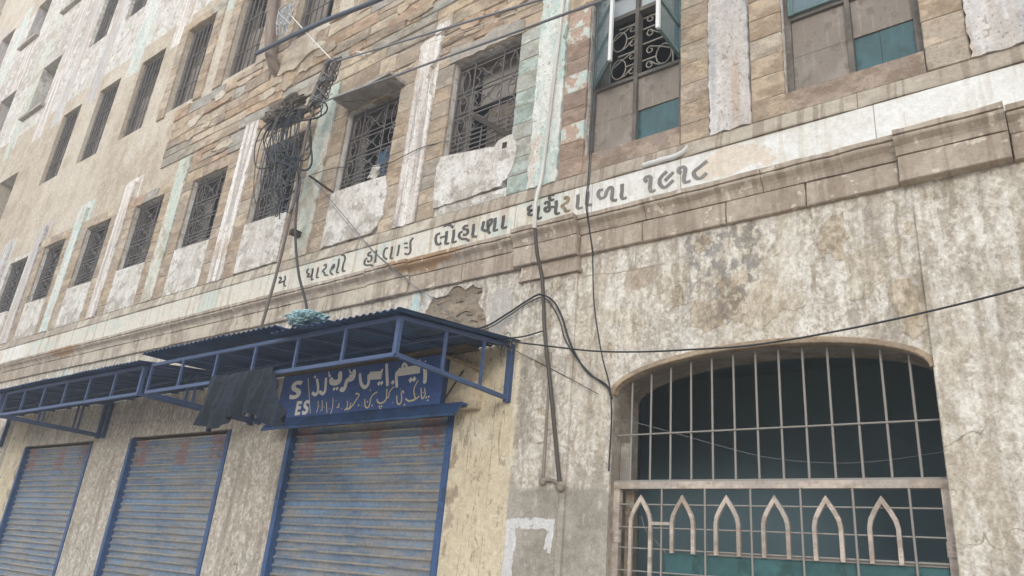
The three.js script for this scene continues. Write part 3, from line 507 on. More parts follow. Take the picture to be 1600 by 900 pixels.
// cement fillings under the windows
mesh('cement_filling', slab([...ragged([[-7.1, 5.12], [-6.2, 5.12], [-6.06, 5.3], [-6.05, 5.62], [-6.12, 5.85]], 0.014, 0.06, 747, true), [-6.14, 5.85], [-6.35, 5.86], [-6.6, 5.87], [-7.095, 5.875]], -0.12, 0.022), upperPlaster, building);
mesh('cement_filling', slab([...ragged([[-5.24, 5.2], [-4.9, 5.2], [-4.34, 5.22], [-4.2, 5.38], [-4.16, 5.62], [-4.24, 5.8]], 0.014, 0.06, 749, true), [-4.3, 5.8], [-4.42, 5.78], [-4.47, 5.72], [-4.58, 5.745], [-4.75, 5.765], [-5.0, 5.8], [-5.23, 5.83], ...ragged([[-5.28, 5.72], [-5.27, 5.45]], 0.012, 0.06, 751, true)], -0.12, 0.026), upperPlaster, building);
mesh('cement_filling', slab([[-5.236, 5.1], [-4.265, 5.1], [-4.265, 5.2], [-5.236, 5.2]], -0.1, 0.002), upperPlaster, building);
mesh('cement_filling', slab(ragged([[-8.95, 5.12], [-7.99, 5.12], [-7.99, 5.84], [-8.95, 5.87]], 0.006, 0.08, 753), -0.12, 0.018), upperPlaster, building);
for (const c of bays) if (c < -9) mesh('cement_filling', slab([[c - HW + 0.003, 5.1], [c + HW - 0.003, 5.1], [c + HW - 0.003, 5.85], [c - HW + 0.003, 5.87]], -0.12, 0.01), upperPlaster, building);
mesh('window_sill', box(-3.375, -2.405, 5.1, 5.285, -0.12, 0.002), stoneMat(0xb09e8e), building);
mesh('window_sill', box(-1.515, -0.545, 5.1, 5.285, -0.12, 0.002), stoneMat(0xb09e8e), building);
// thin concrete sunshade, cracked underneath
{ const g = slab([[-7.09, 0], [-6.05, 0], [-6.04, -0.29], [-6.5, -0.27], [-7.085, -0.295]], 0, 0.045); g.rotateX(-Math.PI / 2); g.translate(0, 7.105, -0.01); mesh('sunshade', uvXY(g), concrete, building);
  mesh('sunshade_crack', tube([[-7.0, 7.103, 0.2], [-6.9, 7.103, 0.12], [-6.78, 7.103, 0.1], [-6.72, 7.103, 0.02]], 0.004, 16, 4), woodDark, building); }
// scar where the next sunshade broke off
mesh('sunshade_scar', slab(ragged([[-5.3, 7.11], [-4.9, 7.1], [-4.24, 7.1], [-4.22, 7.26], [-4.6, 7.33], [-5.0, 7.28], [-5.32, 7.34]], 0.025, 0.06, 757), -0.02, 0.022), concrete, building);
// a broken-off beam end on the wall and a square putlog hole block
mesh('beam_stub', stoneGeo(-7.62, -7.54, 5.36, 5.43, 0.0, 0.16, 0.01, 0.004, 0.004), woodDark, building);
mesh('wall_plug', stoneGeo(-4.36, -4.3, 5.66, 5.73, 0.0, 0.032, 0.004, 0.004, 0.002), woodDark, building);

// rooms behind the windows and the passage behind the gate
function room(name, x0, x1, y0, y1, z0, z1, m) { const t = 0.1; mesh(name, merge([box(x0, x1, y0, y1, z0 - t, z0), box(x0 - t, x0, y0, y1, z0 - t, z1), box(x1, x1 + t, y0, y1, z0 - t, z1), box(x0, x1, y1, y1 + t, z0, z1), box(x0, x1, y0 - t, y0, z0, z1)]), m, building); }
room('gate_passage', -3.9, 0.2, 0.15, 3.7, -2.2, -0.435, tealWall);
FLOORS.forEach((y) => { for (let k = 0; k < bays.length; k += 2) { const c = bays[k] - PERIOD / 2; room('upper_room', c - PERIOD + 0.14, c + PERIOD - 0.14, y - 0.7, y + 2.6, -3.2, -0.41, roomWall); } });
for (const c of SHOPS) room('shop_room', c - SHX / 2 - 0.25, c + SHX / 2 + 0.25, 0.13, 3.3, -3, -0.44, roomWall);

// ---------- windows ----------
const spiral = (cx, cy, r, a0, turns, z, s = 1) => { const out = []; for (let k = 0; k <= 14; k++) { const t = k / 14, a = a0 + s * turns * 2 * Math.PI * t, q = r * (1 - 0.72 * t); out.push([cx + q * Math.cos(a), cy + q * Math.sin(a), z]); } return out; };
// old iron grille of straight bars, crossed scrolls and leaf bows
function grilleWindow(c, y) {
  const w = sub('barred_window', building, [c, y, 0]), z = -0.085, add = (n, g, m = iron) => mesh(n, g, m, w);
  for (const [a, b, d, e] of [[-HW + 0.003, -HW + 0.06, 0.0, WH - 0.003], [HW - 0.06, HW - 0.003, 0.0, WH - 0.003], [-HW + 0.062, HW - 0.062, WH - 0.055, WH - 0.003]]) add('window_frame', box(a, b, d, e, -0.2, -0.11), woodGrey);
  for (const v of [1.86, 1.8, 1.50, 1.44, 1.21, 1.15, 0.93, 0.87, 0.81, 0.75, 0.69, 0.63, 0.4, 0.2]) add('grille_bar', bar([-HW + 0.02, v, z], [HW - 0.02, v, z], 0.013));
  for (const u of [-HW + 0.02, HW - 0.02]) add('grille_bar', bar([u, 0, z], [u, 1.88, z], 0.016));
  for (const u of [-0.22, 0.2]) add('grille_bar', bar([u, 0, z + 0.008], [u, 1.9, z + 0.008], 0.012));
  for (const u of [-0.34, -0.02, 0.33]) add('grille_bar', bar([u, 0, z + 0.008], [u, 0.94, z + 0.008], 0.011));
  for (const [v0, v1] of [[1.5, 1.78], [1.21, 1.44], [0.93, 1.15]]) for (const s of [-1, 1]) {
    const m = (v0 + v1) / 2, hh = (v1 - v0) / 2;
    add('grille_scroll', tube([[-0.2, m - s * hh * 0.9, z], [-0.12, m - s * hh * 0.75, z], [-0.05, m - s * hh * 0.2, z], [0.03, m + s * hh * 0.25, z], [0.1, m + s * hh * 0.8, z], [0.18, m + s * hh * 0.9, z]], 0.0075, 18, 5));
    for (const e of [-1, 1]) add('grille_scroll', tube([[s * 0.2, m + e * hh * 0.95, z], [s * 0.14, m + e * hh * 0.5, z], [s * 0.17, m + e * hh * 0.1, z], [s * 0.2, m, z]], 0.0065, 12, 5));
    add('grille_scroll', tube(spiral(-0.01 + s * 0.035, m, 0.034, s > 0 ? 0.5 : 3.6, 1.1, z + 0.006, s), 0.0075, 18, 5));
  }
  for (const s of [-1, 1]) for (const [v0, v1] of [[1.46, 1.8], [1.2, 1.44], [0.93, 1.15]]) {
    const u = s * 0.345, m = (v0 + v1) / 2, hh = (v1 - v0) / 2;
    for (const e of [-1, 1]) add('grille_scroll', tube([[u, m + hh, z], [u + e * 0.045, m + hh * 0.4, z], [u + e * 0.05, m - hh * 0.2, z], [u + e * 0.01, m - hh, z]], 0.0075, 14, 5));
    add('grille_scroll', tube(spiral(u, v0 - 0.07, 0.07, s > 0 ? 1.6 : 1.5, 1.2, z + 0.004, -s), 0.0075, 22, 5));
  }
  return w;
}
const FIRST = FLOORS[0];
const winA = grilleWindow(-6.612, FIRST), winB = grilleWindow(-4.75, FIRST); grilleWindow(-8.474, FIRST);
for (const c of bays) if (c < -9) { const w = winA.clone(); w.position.x = c; building.add(w); }
// bits of blue cloth and a broken board behind the bars
mesh('curtain', (() => { const g = new THREE.PlaneGeometry(0.5, 0.75, 20, 12), p = g.attributes.position; for (let i = 0; i < p.count; i++) p.setZ(i, 0.03 * Math.sin(p.getX(i) * 40) + 0.02 * vn(p.getX(i) * 9, p.getY(i) * 9, 5)); g.computeVertexNormals(); return g; })(), std(0x5f7f9b, 0.9, { map: blueNoise.col, side: THREE.DoubleSide }), winA).position.set(0.1, 1.0, -0.36);
mesh('broken_board', box(-0.3, 0.3, 0.62, 1.3, -0.3, -0.27), std(0x8a7f74, 0.9, { map: grain.col }), winB).position.x = 0.18;
mesh('roller_blind', box(-0.3, 0.42, 1.42, 1.9, -0.34, -0.31), std(0x9a948c, 0.9), winB);
mesh('loose_plank', bar([-0.11, 1.06, -0.03], [0.42, 0.65, -0.05], 0.055, 0.03), woodDark, winB);

// tall window with casements, ring grille, boards and one teal pane
function casementWindow(c, open) {
  const w = sub('casement_window', building, [c, FIRST, 0]), add = (n, g, m) => mesh(n, g, m, w), z = -0.16, B = 0.086;
  for (const [a, b] of [[-HW + 0.003, -HW + 0.05], [HW - 0.05, HW - 0.003]]) add('window_frame', box(a, b, B, WH - 0.003, -0.16, -0.07), woodGrey);
  add('mullion', box(-0.018, 0.018, B, WH - 0.003, -0.15, -0.062), woodGrey);
  add('transom', box(-HW + 0.052, -0.02, 0.825, 0.86, -0.15, -0.07), woodGrey); add('transom', box(0.02, HW - 0.052, 0.825, 0.86, -0.15, -0.07), woodGrey);
  add('transom', box(-HW + 0.052, -0.02, 1.6, 1.645, -0.15, -0.07), woodGrey); add('transom', box(0.02, HW - 0.052, 1.6, 1.645, -0.15, -0.07), woodGrey);
  add('board', box(-HW + 0.052, -0.02, 0.468, 0.823, -0.12, -0.098), boardGrey); add('board', box(0.02, HW - 0.052, 0.468, 0.823, -0.12, -0.098), boardGrey);
  add('board', box(-HW + 0.052, -0.02, B, 0.462, -0.12, -0.094), boardGrey);
  add('teal_pane', box(0.02, 0.2, B + 0.02, 0.462, -0.116, -0.11), tealGlass); add('teal_pane', box(0.203, HW - 0.052, B + 0.02, 0.462, -0.113, -0.107), tealGlass);
  add('backing', box(0.02, HW - 0.052, B + 0.01, 0.465, -0.16, -0.14), tealFrame);
  add('putty', stoneGeo(0.01, HW - 0.03, B - 0.005, B + 0.035, -0.13, -0.085, 0.01, 0.006, 0.006), stoneMat(0xb09a86));
  add('upper_pane', box(-HW + 0.052, -0.02, 1.647, WH - 0.003, -0.12, -0.11), frostedGrey); add('upper_pane', box(0.02, HW - 0.052, 1.647, WH - 0.003, -0.12, -0.11), frostedGrey);
  // ring grille
  const ring = (cx, cy, rx, ry) => { const p = []; for (let k = 0; k < 24; k++) p.push(new THREE.Vector3(cx + rx * Math.cos(k / 24 * 6.2832), cy + ry * Math.sin(k / 24 * 6.2832), z)); add('grille_ring', new THREE.TubeGeometry(new THREE.CatmullRomCurve3(p, true), 36, 0.0075, 5, true), ironPale); };
  const scr = (p, r = 0.0075) => add('grille_scroll', tube(p, r, 26, 5), ironPale);
  for (const s of [-1, 1]) {
    const cs = s < 0 ? [1.40, 1.07, 1.73] : [1.44, 1.065, 1.75];
    for (const v of cs) { ring(s * 0.24, v, 0.078, 0.112);
      add('grille_bar', bar([s * 0.162, v, z], [s * 0.02, v, z], 0.013), ironPale); add('grille_bar', bar([s * 0.25, v - 0.178, z], [s * 0.02, v - 0.178, z], 0.013), ironPale);
      scr([[s * 0.26, v - 0.11, z], [s * 0.18, v - 0.1, z], [s * 0.12, v - 0.05, z], ...spiral(s * 0.1, v - 0.07, 0.045, s < 0 ? 1.2 : 1.9, 1.0, z, s < 0 ? -1 : 1)]);
      scr([[s * 0.3, v + 0.04, z], [s * 0.2, v + 0.1, z], [s * 0.13, v + 0.13, z], ...spiral(s * 0.1, v + 0.1, 0.045, s < 0 ? 1.4 : 1.7, 1.0, z, s < 0 ? -1 : 1)]); }
    add('grille_bar', bar([s * 0.335, 0.86, z], [s * 0.335, 1.6, z], 0.012), ironPale);
  }
  // casement leaves, opened outwards: frame members, panes
  const leaf = (hx, hz, fx, fz) => {
    const y0 = 0.855, y1 = 1.87, P = (t, y) => [hx + (fx - hx) * t, y, hz + (fz - hz) * t];
    add('casement_stile', bar(P(0.02, y0), P(0.02, y1), 0.04, 0.03), tealFrame); add('casement_stile', bar(P(0.98, y0), P(0.98, y1), 0.03, 0.03), whitePaint);
    for (const y of [y0 + 0.02, y0 + 0.34, y0 + 0.67, y1 - 0.02]) add('casement_rail', bar(P(0.05, y), P(0.95, y), 0.03, 0.03), tealFrame);
    const dx = fx - hx, dz = fz - hz, L = Math.hypot(dx, dz);
    for (const [a, b] of [[y0 + 0.036, y0 + 0.324], [y0 + 0.356, y0 + 0.654], [y0 + 0.686, y1 - 0.036]]) { const g = new THREE.BoxGeometry(L * 0.9, b - a, 0.004); g.rotateY(Math.atan2(-dz, dx)); g.translate((hx + fx) / 2, (a + b) / 2, (hz + fz) / 2); add('casement_pane', g, frosted); }
  };
  if (open) { leaf(-0.44, -0.055, -0.095, 0.235); leaf(0.455, -0.055, 0.462, 0.395); }
  else { leaf(-0.43, -0.055, -0.022, -0.055); leaf(0.43, -0.055, 0.022, -0.055); }
  return w;
}
casementWindow(-2.888, true); casementWindow(-1.026, false);
// second and third floors: plank shutters, some ajar, behind upright bars
function shutterWindow(c, y, k) {
  const w = sub('shuttered_window', building, [c, y, 0]), add = (n, g, m) => mesh(n, g, m, w);
  for (const [a, b] of [[-HW + 0.003, -HW + 0.06], [HW - 0.06, HW - 0.003]]) add('window_frame', box(a, b, 0, WH - 0.003, -0.2, -0.1), woodGrey);
  add('window_frame', box(-HW + 0.062, HW - 0.062, WH - 0.06, WH - 0.003, -0.2, -0.1), woodGrey);
  for (let i = 0; i < 6; i++) { const u = -0.36 + i * 0.144; add('window_bar', bar([u, 0, -0.09], [u, WH - 0.06, -0.09], 0.018), iron); }
  for (const v of [0.5, 1.2]) add('window_bar', bar([-HW + 0.06, v, -0.08], [HW - 0.06, v, -0.08], 0.014), iron);
  if (k) { const g = box(-0.42, -0.02, 0.05, 1.1, -0.26, -0.23); add('shutter_leaf', g, boardGrey); }
  return w;
}
mesh('mortar_bed', box(-12.2, -4.2, 8.09, 8.91, -0.05, -0.012), paleMortar, building); mesh('mortar_bed', box(-12.2, -3.4, 7.73, 8.07, -0.05, -0.008), paleMortar, building); for (const c of bays) if (c > -11.5 && c < -3) mesh('mortar_bed', box(c - 0.75, c + 0.75, 7.31, 7.71, -0.05, -0.012), paleMortar, building);
const sw = shutterWindow(-8.474, FLOORS[1], 1);
FLOORS.slice(1).forEach((y, f) => { for (const c of bays) { if (f === 0 && Math.abs(c + 8.474) < 0.1) continue; if (c > -3) continue; const w = sw.clone(); w.position.set(c, y, 0); building.add(w); } });
mesh('drainpipe', merge([tube([[-9.95, 13.5, 0.16], [-9.78, 11.6, 0.16], [-9.5, 10.1, 0.16], [-9.14, 8.75, 0.15], [-9.08, 8.55, 0.08], [-9.08, 8.5, -0.02]], 0.085, 40, 14), rod([-9.42, 9.72, 0.16], [-9.4, 9.64, 0.16], 0.1, 14), rod([-9.62, 10.66, 0.16], [-9.6, 10.58, 0.16], 0.1, 14)]), std(0x9a8a7e, 0.8, { map: grain.col }), building);

// ---------- neighbouring house ----------
{ const nb = thing('neighbouring_house', 'plain beige plastered house standing beyond the far end of the stone building', 'building', [-30, 0, -3]);
  const hs = []; for (let f = 0; f < 6; f++) for (let k = 0; k < 7; k++) hs.push(rectPath(-9.4 + k * 3, -8.2 + k * 3, 1.2 + f * 3.6, 2.8 + f * 3.6));
  mesh('wall', slab([[-11, 0], [11, 0], [11, 24], [-11, 24]], 2.5, 2.95, hs), upperPlaster, nb); mesh('core', box(-11, 11, 0, 24, -4, 2.2), concrete, nb);
  for (let f = 0; f < 6; f++) for (let k = 0; k < 7; k++) { mesh('window', box(-9.4 + k * 3, -8.2 + k * 3, 1.2 + f * 3.6, 2.8 + f * 3.6, 2.56, 2.6), woodDark, nb); mesh('window_sill', box(-9.5 + k * 3, -8.1 + k * 3, 1.1 + f * 3.6, 1.19 + f * 3.6, 2.9, 3.05), concrete, nb); } }

// ---------- arched gate ----------
{ const gx = -1.85, gate = thing('arched_iron_gate', 'pinkish iron gate with upright bars under the arch and pointed arch outlines below its rail', 'gate', [gx, 0.12, -0.1]);
  const yo = 0.12, add = (n, g, m) => mesh(n, g, m, gate), X = (x) => x - gx, top = (x) => 3.0 + 0.27 * Math.sqrt(Math.max(0, 1 - ((x + 1.85) / 1.12) ** 2)) - 0.02 - yo;
  add('rail', box(X(-2.97), X(-0.73), 2.285 - yo, 2.335 - yo, -0.025, 0.025), gatePink); add('rail', box(X(-2.97), X(-0.73), 2.337 - yo, 2.35 - yo, -0.012, 0.012), gateGrey);
  for (const x of [-2.945, -0.755]) { add('stile', box(X(x) - 0.025, X(x) + 0.025, 0, 2.283 - yo, -0.025, 0.025), gatePink); add('hinge_sleeve', rod([X(x), 1.9 - yo, 0.0], [X(x), 1.985 - yo, 0.0], 0.036, 10), gatePink); }
  for (let k = 0; k < 13; k++) { const x = -2.945 + 0.098 + k * 0.1645; add('upright_bar', rod([X(x), 2.34 - yo, 0], [X(x), top(x), 0], 0.0085, 8), gateGrey); }
  add('cross_rod', rod([X(-2.965), 2.69 - yo, 0.008], [X(-0.735), 2.69 - yo, 0.008], 0.007, 6), gateGrey);
  for (const y of [2.17, 2.01, 1.865, 1.71, 1.55, 1.39, 1.23, 0.9, 0.6, 0.3]) add('cross_rod', rod([X(-2.92), y - yo + rr(0, 0.004), 0.012], [X(-0.78), y - yo - rr(0, 0.006), 0.012], 0.006, 6), gateGrey);
  for (const x of [-2.575, -2.245, -1.92, -1.59, -1.27, -0.95]) add('upright_rod', rod([X(x), 0.05, 0.018], [X(x), 2.284 - yo, 0.018], 0.008, 6), gateGrey);
  [-2.735, -2.408, -2.083, -1.755, -1.43, -1.105, ].forEach((c, i) => { // pointed arches of flat bar
    const y0 = (i === 0 ? 1.3 : 1.845) - yo, out = [[-0.092, y0], [-0.092, 2.05 - yo], [-0.082, 2.1 - yo], [-0.055, 2.155 - yo], [0, 2.24 - yo], [0.055, 2.155 - yo], [0.082, 2.1 - yo], [0.092, 2.05 - yo], [0.092, y0]];
    const inn = [[0.067, y0], [0.067, 2.046 - yo], [0.058, 2.088 - yo], [0.033, 2.138 - yo], [0, 2.19 - yo], [-0.033, 2.138 - yo], [-0.058, 2.088 - yo], [-0.067, 2.046 - yo], [-0.067, y0]];
    const g = slab([...out, ...inn], -0.006, 0.016); g.translate(X(c), 0, 0.024); add('pointed_arch', uvXY(g), gatePink); });
  add('short_tie', box(X(-2.645), X(-2.5), 2.03 - yo, 2.052 - yo, 0.02, 0.034), gatePink);
  add('lower_sheet', box(X(-2.56), X(-0.78), 0.02, 1.842 - yo, -0.02, -0.012), std(0x3f6a6c, 0.8, { map: blueNoise.col }));
  add('sheet_edge', box(X(-2.24), X(-0.78), 1.844 - yo, 1.872 - yo, -0.03, 0.0), gateGrey); }
// stone jamb and leaning plank just inside, and things seen through the bars
tag(mesh('upright_plank', box(-2.962, -2.878, 2.355, 2.64, -0.165, -0.145), std(0xb0aaa1, 0.85, { map: grain.col }), scene), 'short pale board fixed upright inside the gate behind its bars', 'board');
tag(mesh('inner_post', box(-2.925, -2.855, 0.14, 2.3, -0.24, -0.18), stoneMat(0xa0917f), scene), 'square beige post just inside the gate below the rail', 'post');
tag(mesh('passage_cord', tube([[-2.95, 2.83, -0.14], [-2.6, 2.74, -0.3], [-2.3, 2.66, -0.45], [-1.95, 2.58, -0.6], [-1.4, 2.55, -0.7], [-0.6, 2.6, -0.5]], 0.003), greyCable, scene), 'thin grey cord slung across inside behind the gate bars', 'cord');
tag(mesh('hanging_wire', tube([[-2.8, 2.1, -0.2], [-2.76, 2.0, -0.2], [-2.68, 1.93, -0.2], [-2.6, 1.86, -0.18], [-2.56, 1.8, -0.17], [-2.53, 1.7, -0.17], [-2.5, 1.6, -0.17]], 0.005), greyCable, scene), 'loose grey wire hanging behind the tallest pointed arch of the gate', 'wire');

// ---------- shop shutters ----------
function rollerShutter(c, label, group) {
  const s = thing('roller_shutter', label, 'shutter', [c, 0.12, -0.06], group), pitch = 0.083, prof = [];
  for (let k = 0; k <= 8; k++) { const t = k / 8; prof.push([t < 0.72 ? -0.004 - 0.009 * Math.sin(Math.PI * t / 0.72) : 0.013 * Math.sin(Math.PI * (t - 0.72) / 0.28), t * pitch]); }
  const back = prof.slice().reverse().map(([z, y]) => [z - 0.004, y]), g = prismX([...prof, ...back], -SHX / 2 + 0.04, SHX / 2 - 0.04, 1);
  for (let k = 0; k < 34; k++) { const y = k * pitch, q = g.clone(), uv = q.attributes.uv, p = q.attributes.position; for (let i = 0; i < uv.count; i++) uv.setXY(i, p.getX(i), p.getY(i) + y); const m = mesh('slat', q, shutterPaint, s); m.position.set(0, y, rr(-0.002, 0.002)); m.rotation.x = rr(-0.02, 0.02); }
  for (const e of [-1, 1]) mesh('guide_channel', box(e * (SHX / 2 - 0.03) - 0.035, e * (SHX / 2 - 0.03) + 0.035, 0, 2.84, -0.03, 0.075), bluePaint, s);
  return s;
}
rollerShutter(SHOPS[0], 'closed blue roller shutter streaked with dust and red stains under the lettered sign');
rollerShutter(SHOPS[1], 'closed blue roller shutter of the shop next to the lettered one, without a sign');
rollerShutter(SHOPS[2], 'closed blue roller shutter of the third shop along from the gate');

// sloping hood over the shutter, and the sign above it
{ const hood = mesh('shutter_hood', prismX([[0.002, 3.0], [0.165, 3.0], [0.25, 2.885], [0.25, 2.862], [0.238, 2.862], [0.155, 2.978], [0.002, 2.978]], -7.2, -4.39, 10, (x, y, z) => [x, y + (vn(x * 4, 2, 811) - 0.5) * 0.012, z]), bluePaint, scene); tag(hood, 'sloping blue metal hood between the sign and the roller shutter', 'hood'); }
{ const sgx = -5.89, sign = thing('shop_sign', 'blue shop signboard with cream hand-painted lettering above the roller shutter', 'sign', [sgx, 3.005, 0.15]);
  const W = 2.44, H = 0.47, cv = document.createElement('canvas'); cv.width = 2048; cv.height = 400; const c = cv.getContext('2d'), kx = cv.width / W, ky = cv.height / H;
  c.fillStyle = '#3f5f9e'; c.fillRect(0, 0, cv.width, cv.height);
  for (let i = 0; i < 900; i++) { const a = rnd(); c.fillStyle = a < 0.5 ? 'rgba(36,58,104,0.10)' : 'rgba(96,122,166,0.08)'; const x = rnd() * 2048, y = rnd() * 400, r = rr(4, 46); c.beginPath(); c.ellipse(x, y, r, r * rr(0.3, 1), rnd() * 3, 0, 7); c.fill(); }
  c.lineCap = 'round'; c.lineJoin = 'round';
  const PX = (x) => (x - (sgx - W / 2)) * kx, PY = (y) => cv.height - (y - 3.005) * ky;
  for (const [ci, w, ...f] of SIGN) { c.strokeStyle = ci ? '#e9d9a0' : '#f6f1e6'; c.lineWidth = w * kx * (ci ? 2.0 : 2.5); c.lineCap = f.length === 4 && w > 0.02 ? 'butt' : 'round'; if (f.length === 4 && Math.abs(f[0] - f[2]) < 0.03) c.lineCap = 'square';
    const P = []; for (let i = 0; i < f.length; i += 2) P.push([PX(f[i]), PY(f[i + 1])]);
    if (c.lineCap === 'square') { c.fillStyle = c.strokeStyle; const [x, y] = [(P[0][0] + P[1][0]) / 2, (P[0][1] + P[1][1]) / 2], r = w * kx * 1.15; c.beginPath(); c.moveTo(x - r, y); c.lineTo(x, y - r); c.lineTo(x + r, y); c.lineTo(x, y + r); c.fill(); continue; }
    c.beginPath(); c.moveTo(...P[0]); for (let i = 1; i < P.length; i++) { if (i + 1 < P.length) { const mx = (P[i][0] + P[i + 1][0]) / 2, my = (P[i][1] + P[i + 1][1]) / 2; c.quadraticCurveTo(P[i][0], P[i][1], mx, my); } else c.lineTo(...P[i]); } c.stroke(); }
  c.fillStyle = '#f6f1e6'; c.textAlign = 'center'; c.textBaseline = 'alphabetic';
  const text = (t, x, y, h, sx, ang) => { c.save(); c.translate(PX(x), PY(y)); c.rotate(ang); c.scale(sx, 1); c.font = 'bold ' + Math.round(h * ky / 0.72) + 'px sans-serif'; c.fillText(t, 0, 0); c.strokeStyle = c.fillStyle; c.lineWidth = 9; c.strokeText(t, 0, 0); c.restore(); };
  text('S', -6.845, 3.215, 0.19, 1.5, -0.02); text('E', -6.745, 3.03, 0.145, 0.95, 0); text('S', -6.615, 3.03, 0.145, 1.0, 0);
  for (let i = 0; i < 500; i++) { c.fillStyle = rnd() < 0.6 ? 'rgba(63,95,158,0.35)' : 'rgba(150,150,150,0.12)'; const x = rnd() * 2048, y = rnd() * 400; c.beginPath(); c.ellipse(x, y, rr(1, 6), rr(1, 4), rnd() * 3, 0, 7); c.fill(); }
  const tx = new THREE.CanvasTexture(cv); tx.colorSpace = THREE.SRGBColorSpace; tx.magFilter = THREE.LinearFilter; tx.anisotropy = 8;
  mesh('board', box(-W / 2, W / 2, 0, H, -0.148, 0.0), bluePaint, sign);
  const face = new THREE.PlaneGeometry(W, H); face.translate(0, H / 2, 0.004); mesh('painted_face', face, std(0xffffff, 0.65, { map: tx }), sign); }
// stuff over and beside the sign, under the awning
tag(mesh('plywood_board', slab([[-4.665, 2.96], [-4.3, 2.96], [-4.3, 3.28], [-4.42, 3.34], [-4.665, 3.44]], 0.004, 0.09), std(0xdccdb2, 0.9, { map: grain.col }), scene), 'beige board with a slanting top beside the end of the shop sign', 'board');
tag(mesh('sloping_batten', bar([-4.72, 3.47, 0.12], [-4.22, 3.28, 0.12], 0.03, 0.05), std(0xb09a78, 0.9, { map: grain.col }), scene), 'pale wooden batten sloping over the beige board by the sign', 'batten');
tag(mesh('diagonal_stick', bar([-4.62, 3.06, 0.14], [-4.44, 3.3, 0.14], 0.012), woodDark, scene), 'thin dark stick leaning on the beige board beside the sign', 'stick');
for (const [y, z, l] of [[3.475, 0.1, 'brown timber plank on top of the shop sign, against the wall'], [3.485, 0.2, 'brown timber plank on top of the shop sign, overhanging its face']]) tag(mesh('timber_plank', bar([-7.1, y + 0.01, z], [-4.35, y + 0.03, z], 0.022, 0.08), std(0x75654f, 0.9, { map: grain.col }), scene), l, 'plank');

// ---------- awnings ----------
function awning(x0, x1, label, group) {
  const cx = (x0 + x1) / 2, a = thing('shop_awning', label, 'awning', [cx, 3.03, 0], group), X0 = x0 - cx, X1 = x1 - cx, Y = (y) => y - 3.03, add = (n, g, m = blueFrame) => mesh(n, g, m, a);
  const zf = 1.38, yt = (z) => 3.515 - 0.185 * z / zf;
  add('front_rail', bar([X0, Y(3.33), zf], [X1, Y(3.33), zf], 0.03)); add('front_rail', bar([X0, Y(3.04), zf], [X1, Y(3.04), zf], 0.03));
  for (const x of [X0, X1]) { add('side_rail', bar([x, Y(yt(0.02)), 0.02], [x, Y(yt(zf)), zf], 0.032)); add('side_rail', bar([x, Y(3.035), 0.02], [x, Y(3.04), zf], 0.034)); add('wall_post', bar([x, Y(3.0), 0.03], [x, Y(3.52), 0.03], 0.05)); for (const z of [0.4, 0.87]) add('side_post', bar([x, Y(3.04), z], [x, Y(yt(z)), z], 0.022)); }
  const n = 6; for (let k = 0; k <= n; k++) { const x = X1 + (X0 - X1) * k / n; add('front_post', bar([x, Y(3.04), zf], [x, Y(3.33), zf], k ? 0.022 : 0.036)); if (k && k < n) add('rafter', bar([x, Y(yt(0.02)) + 0.01, 0.02], [x, Y(yt(zf)) + 0.01, zf], 0.024)); }
  add('purlin', bar([X0, Y(yt(0.66)) + 0.002, 0.66], [X1, Y(yt(0.66)) + 0.002, 0.66], 0.026));
  // corrugated sheets, lapped side by side
  const ns = Math.round((X1 - X0) / 0.76), sw = (X1 - X0 + 0.14) / ns;
  for (let s = 0; s < ns; s++) { const P = [], nx = 40, nz = 4, xa = X0 - 0.07 + s * sw, lift = (s % 2) * 0.005, zz = rr(1.49, 1.53), tip = s < ns - 2 && label.includes('lettered sign') ? rr(0.07, 0.11) : rr(0, 0.01);
    const at = (i, j, t) => { const x = xa + (sw + 0.03) * i / nx, z = 0.01 + (zz - 0.01) * j / nz; return [x, Y(3.545 - 0.185 * z / zf) + 0.012 * Math.cos(x / 0.076 * 6.2832) + lift + t + tip * (j / nz) ** 2 + (vn(x * 3, z * 3, 821) - 0.5) * 0.012, z]; };
    for (let i = 0; i < nx; i++) for (let j = 0; j < nz; j++) { const q = (t, f) => { const A = at(i, j, t), B = at(i + 1, j, t), C = at(i + 1, j + 1, t), D = at(i, j + 1, t); f ? P.push(A, C, B, A, D, C) : P.push(A, B, C, A, C, D); }; q(0.002, true); q(0, false); if (j === nz - 1) { const A = at(i, nz, 0), B = at(i + 1, nz, 0), C = at(i + 1, nz, 0.002), D = at(i, nz, 0.002); P.push(A, B, C, A, C, D); } }
    const g = new THREE.BufferGeometry(); g.setAttribute('position', new THREE.BufferAttribute(new Float32Array(P.flat()), 3)); g.computeVertexNormals(); add('corrugated_sheet', uvXY(g), blueSheet); }
  return a;
}
awning(-7.62, -4.0, 'blue corrugated awning on a box frame of steel tube above the lettered sign');
awning(-11.4, -7.78, 'blue corrugated awning over the shop next to the lettered one');
awning(-15.18, -11.56, 'blue corrugated awning over the third shop along from the gate');
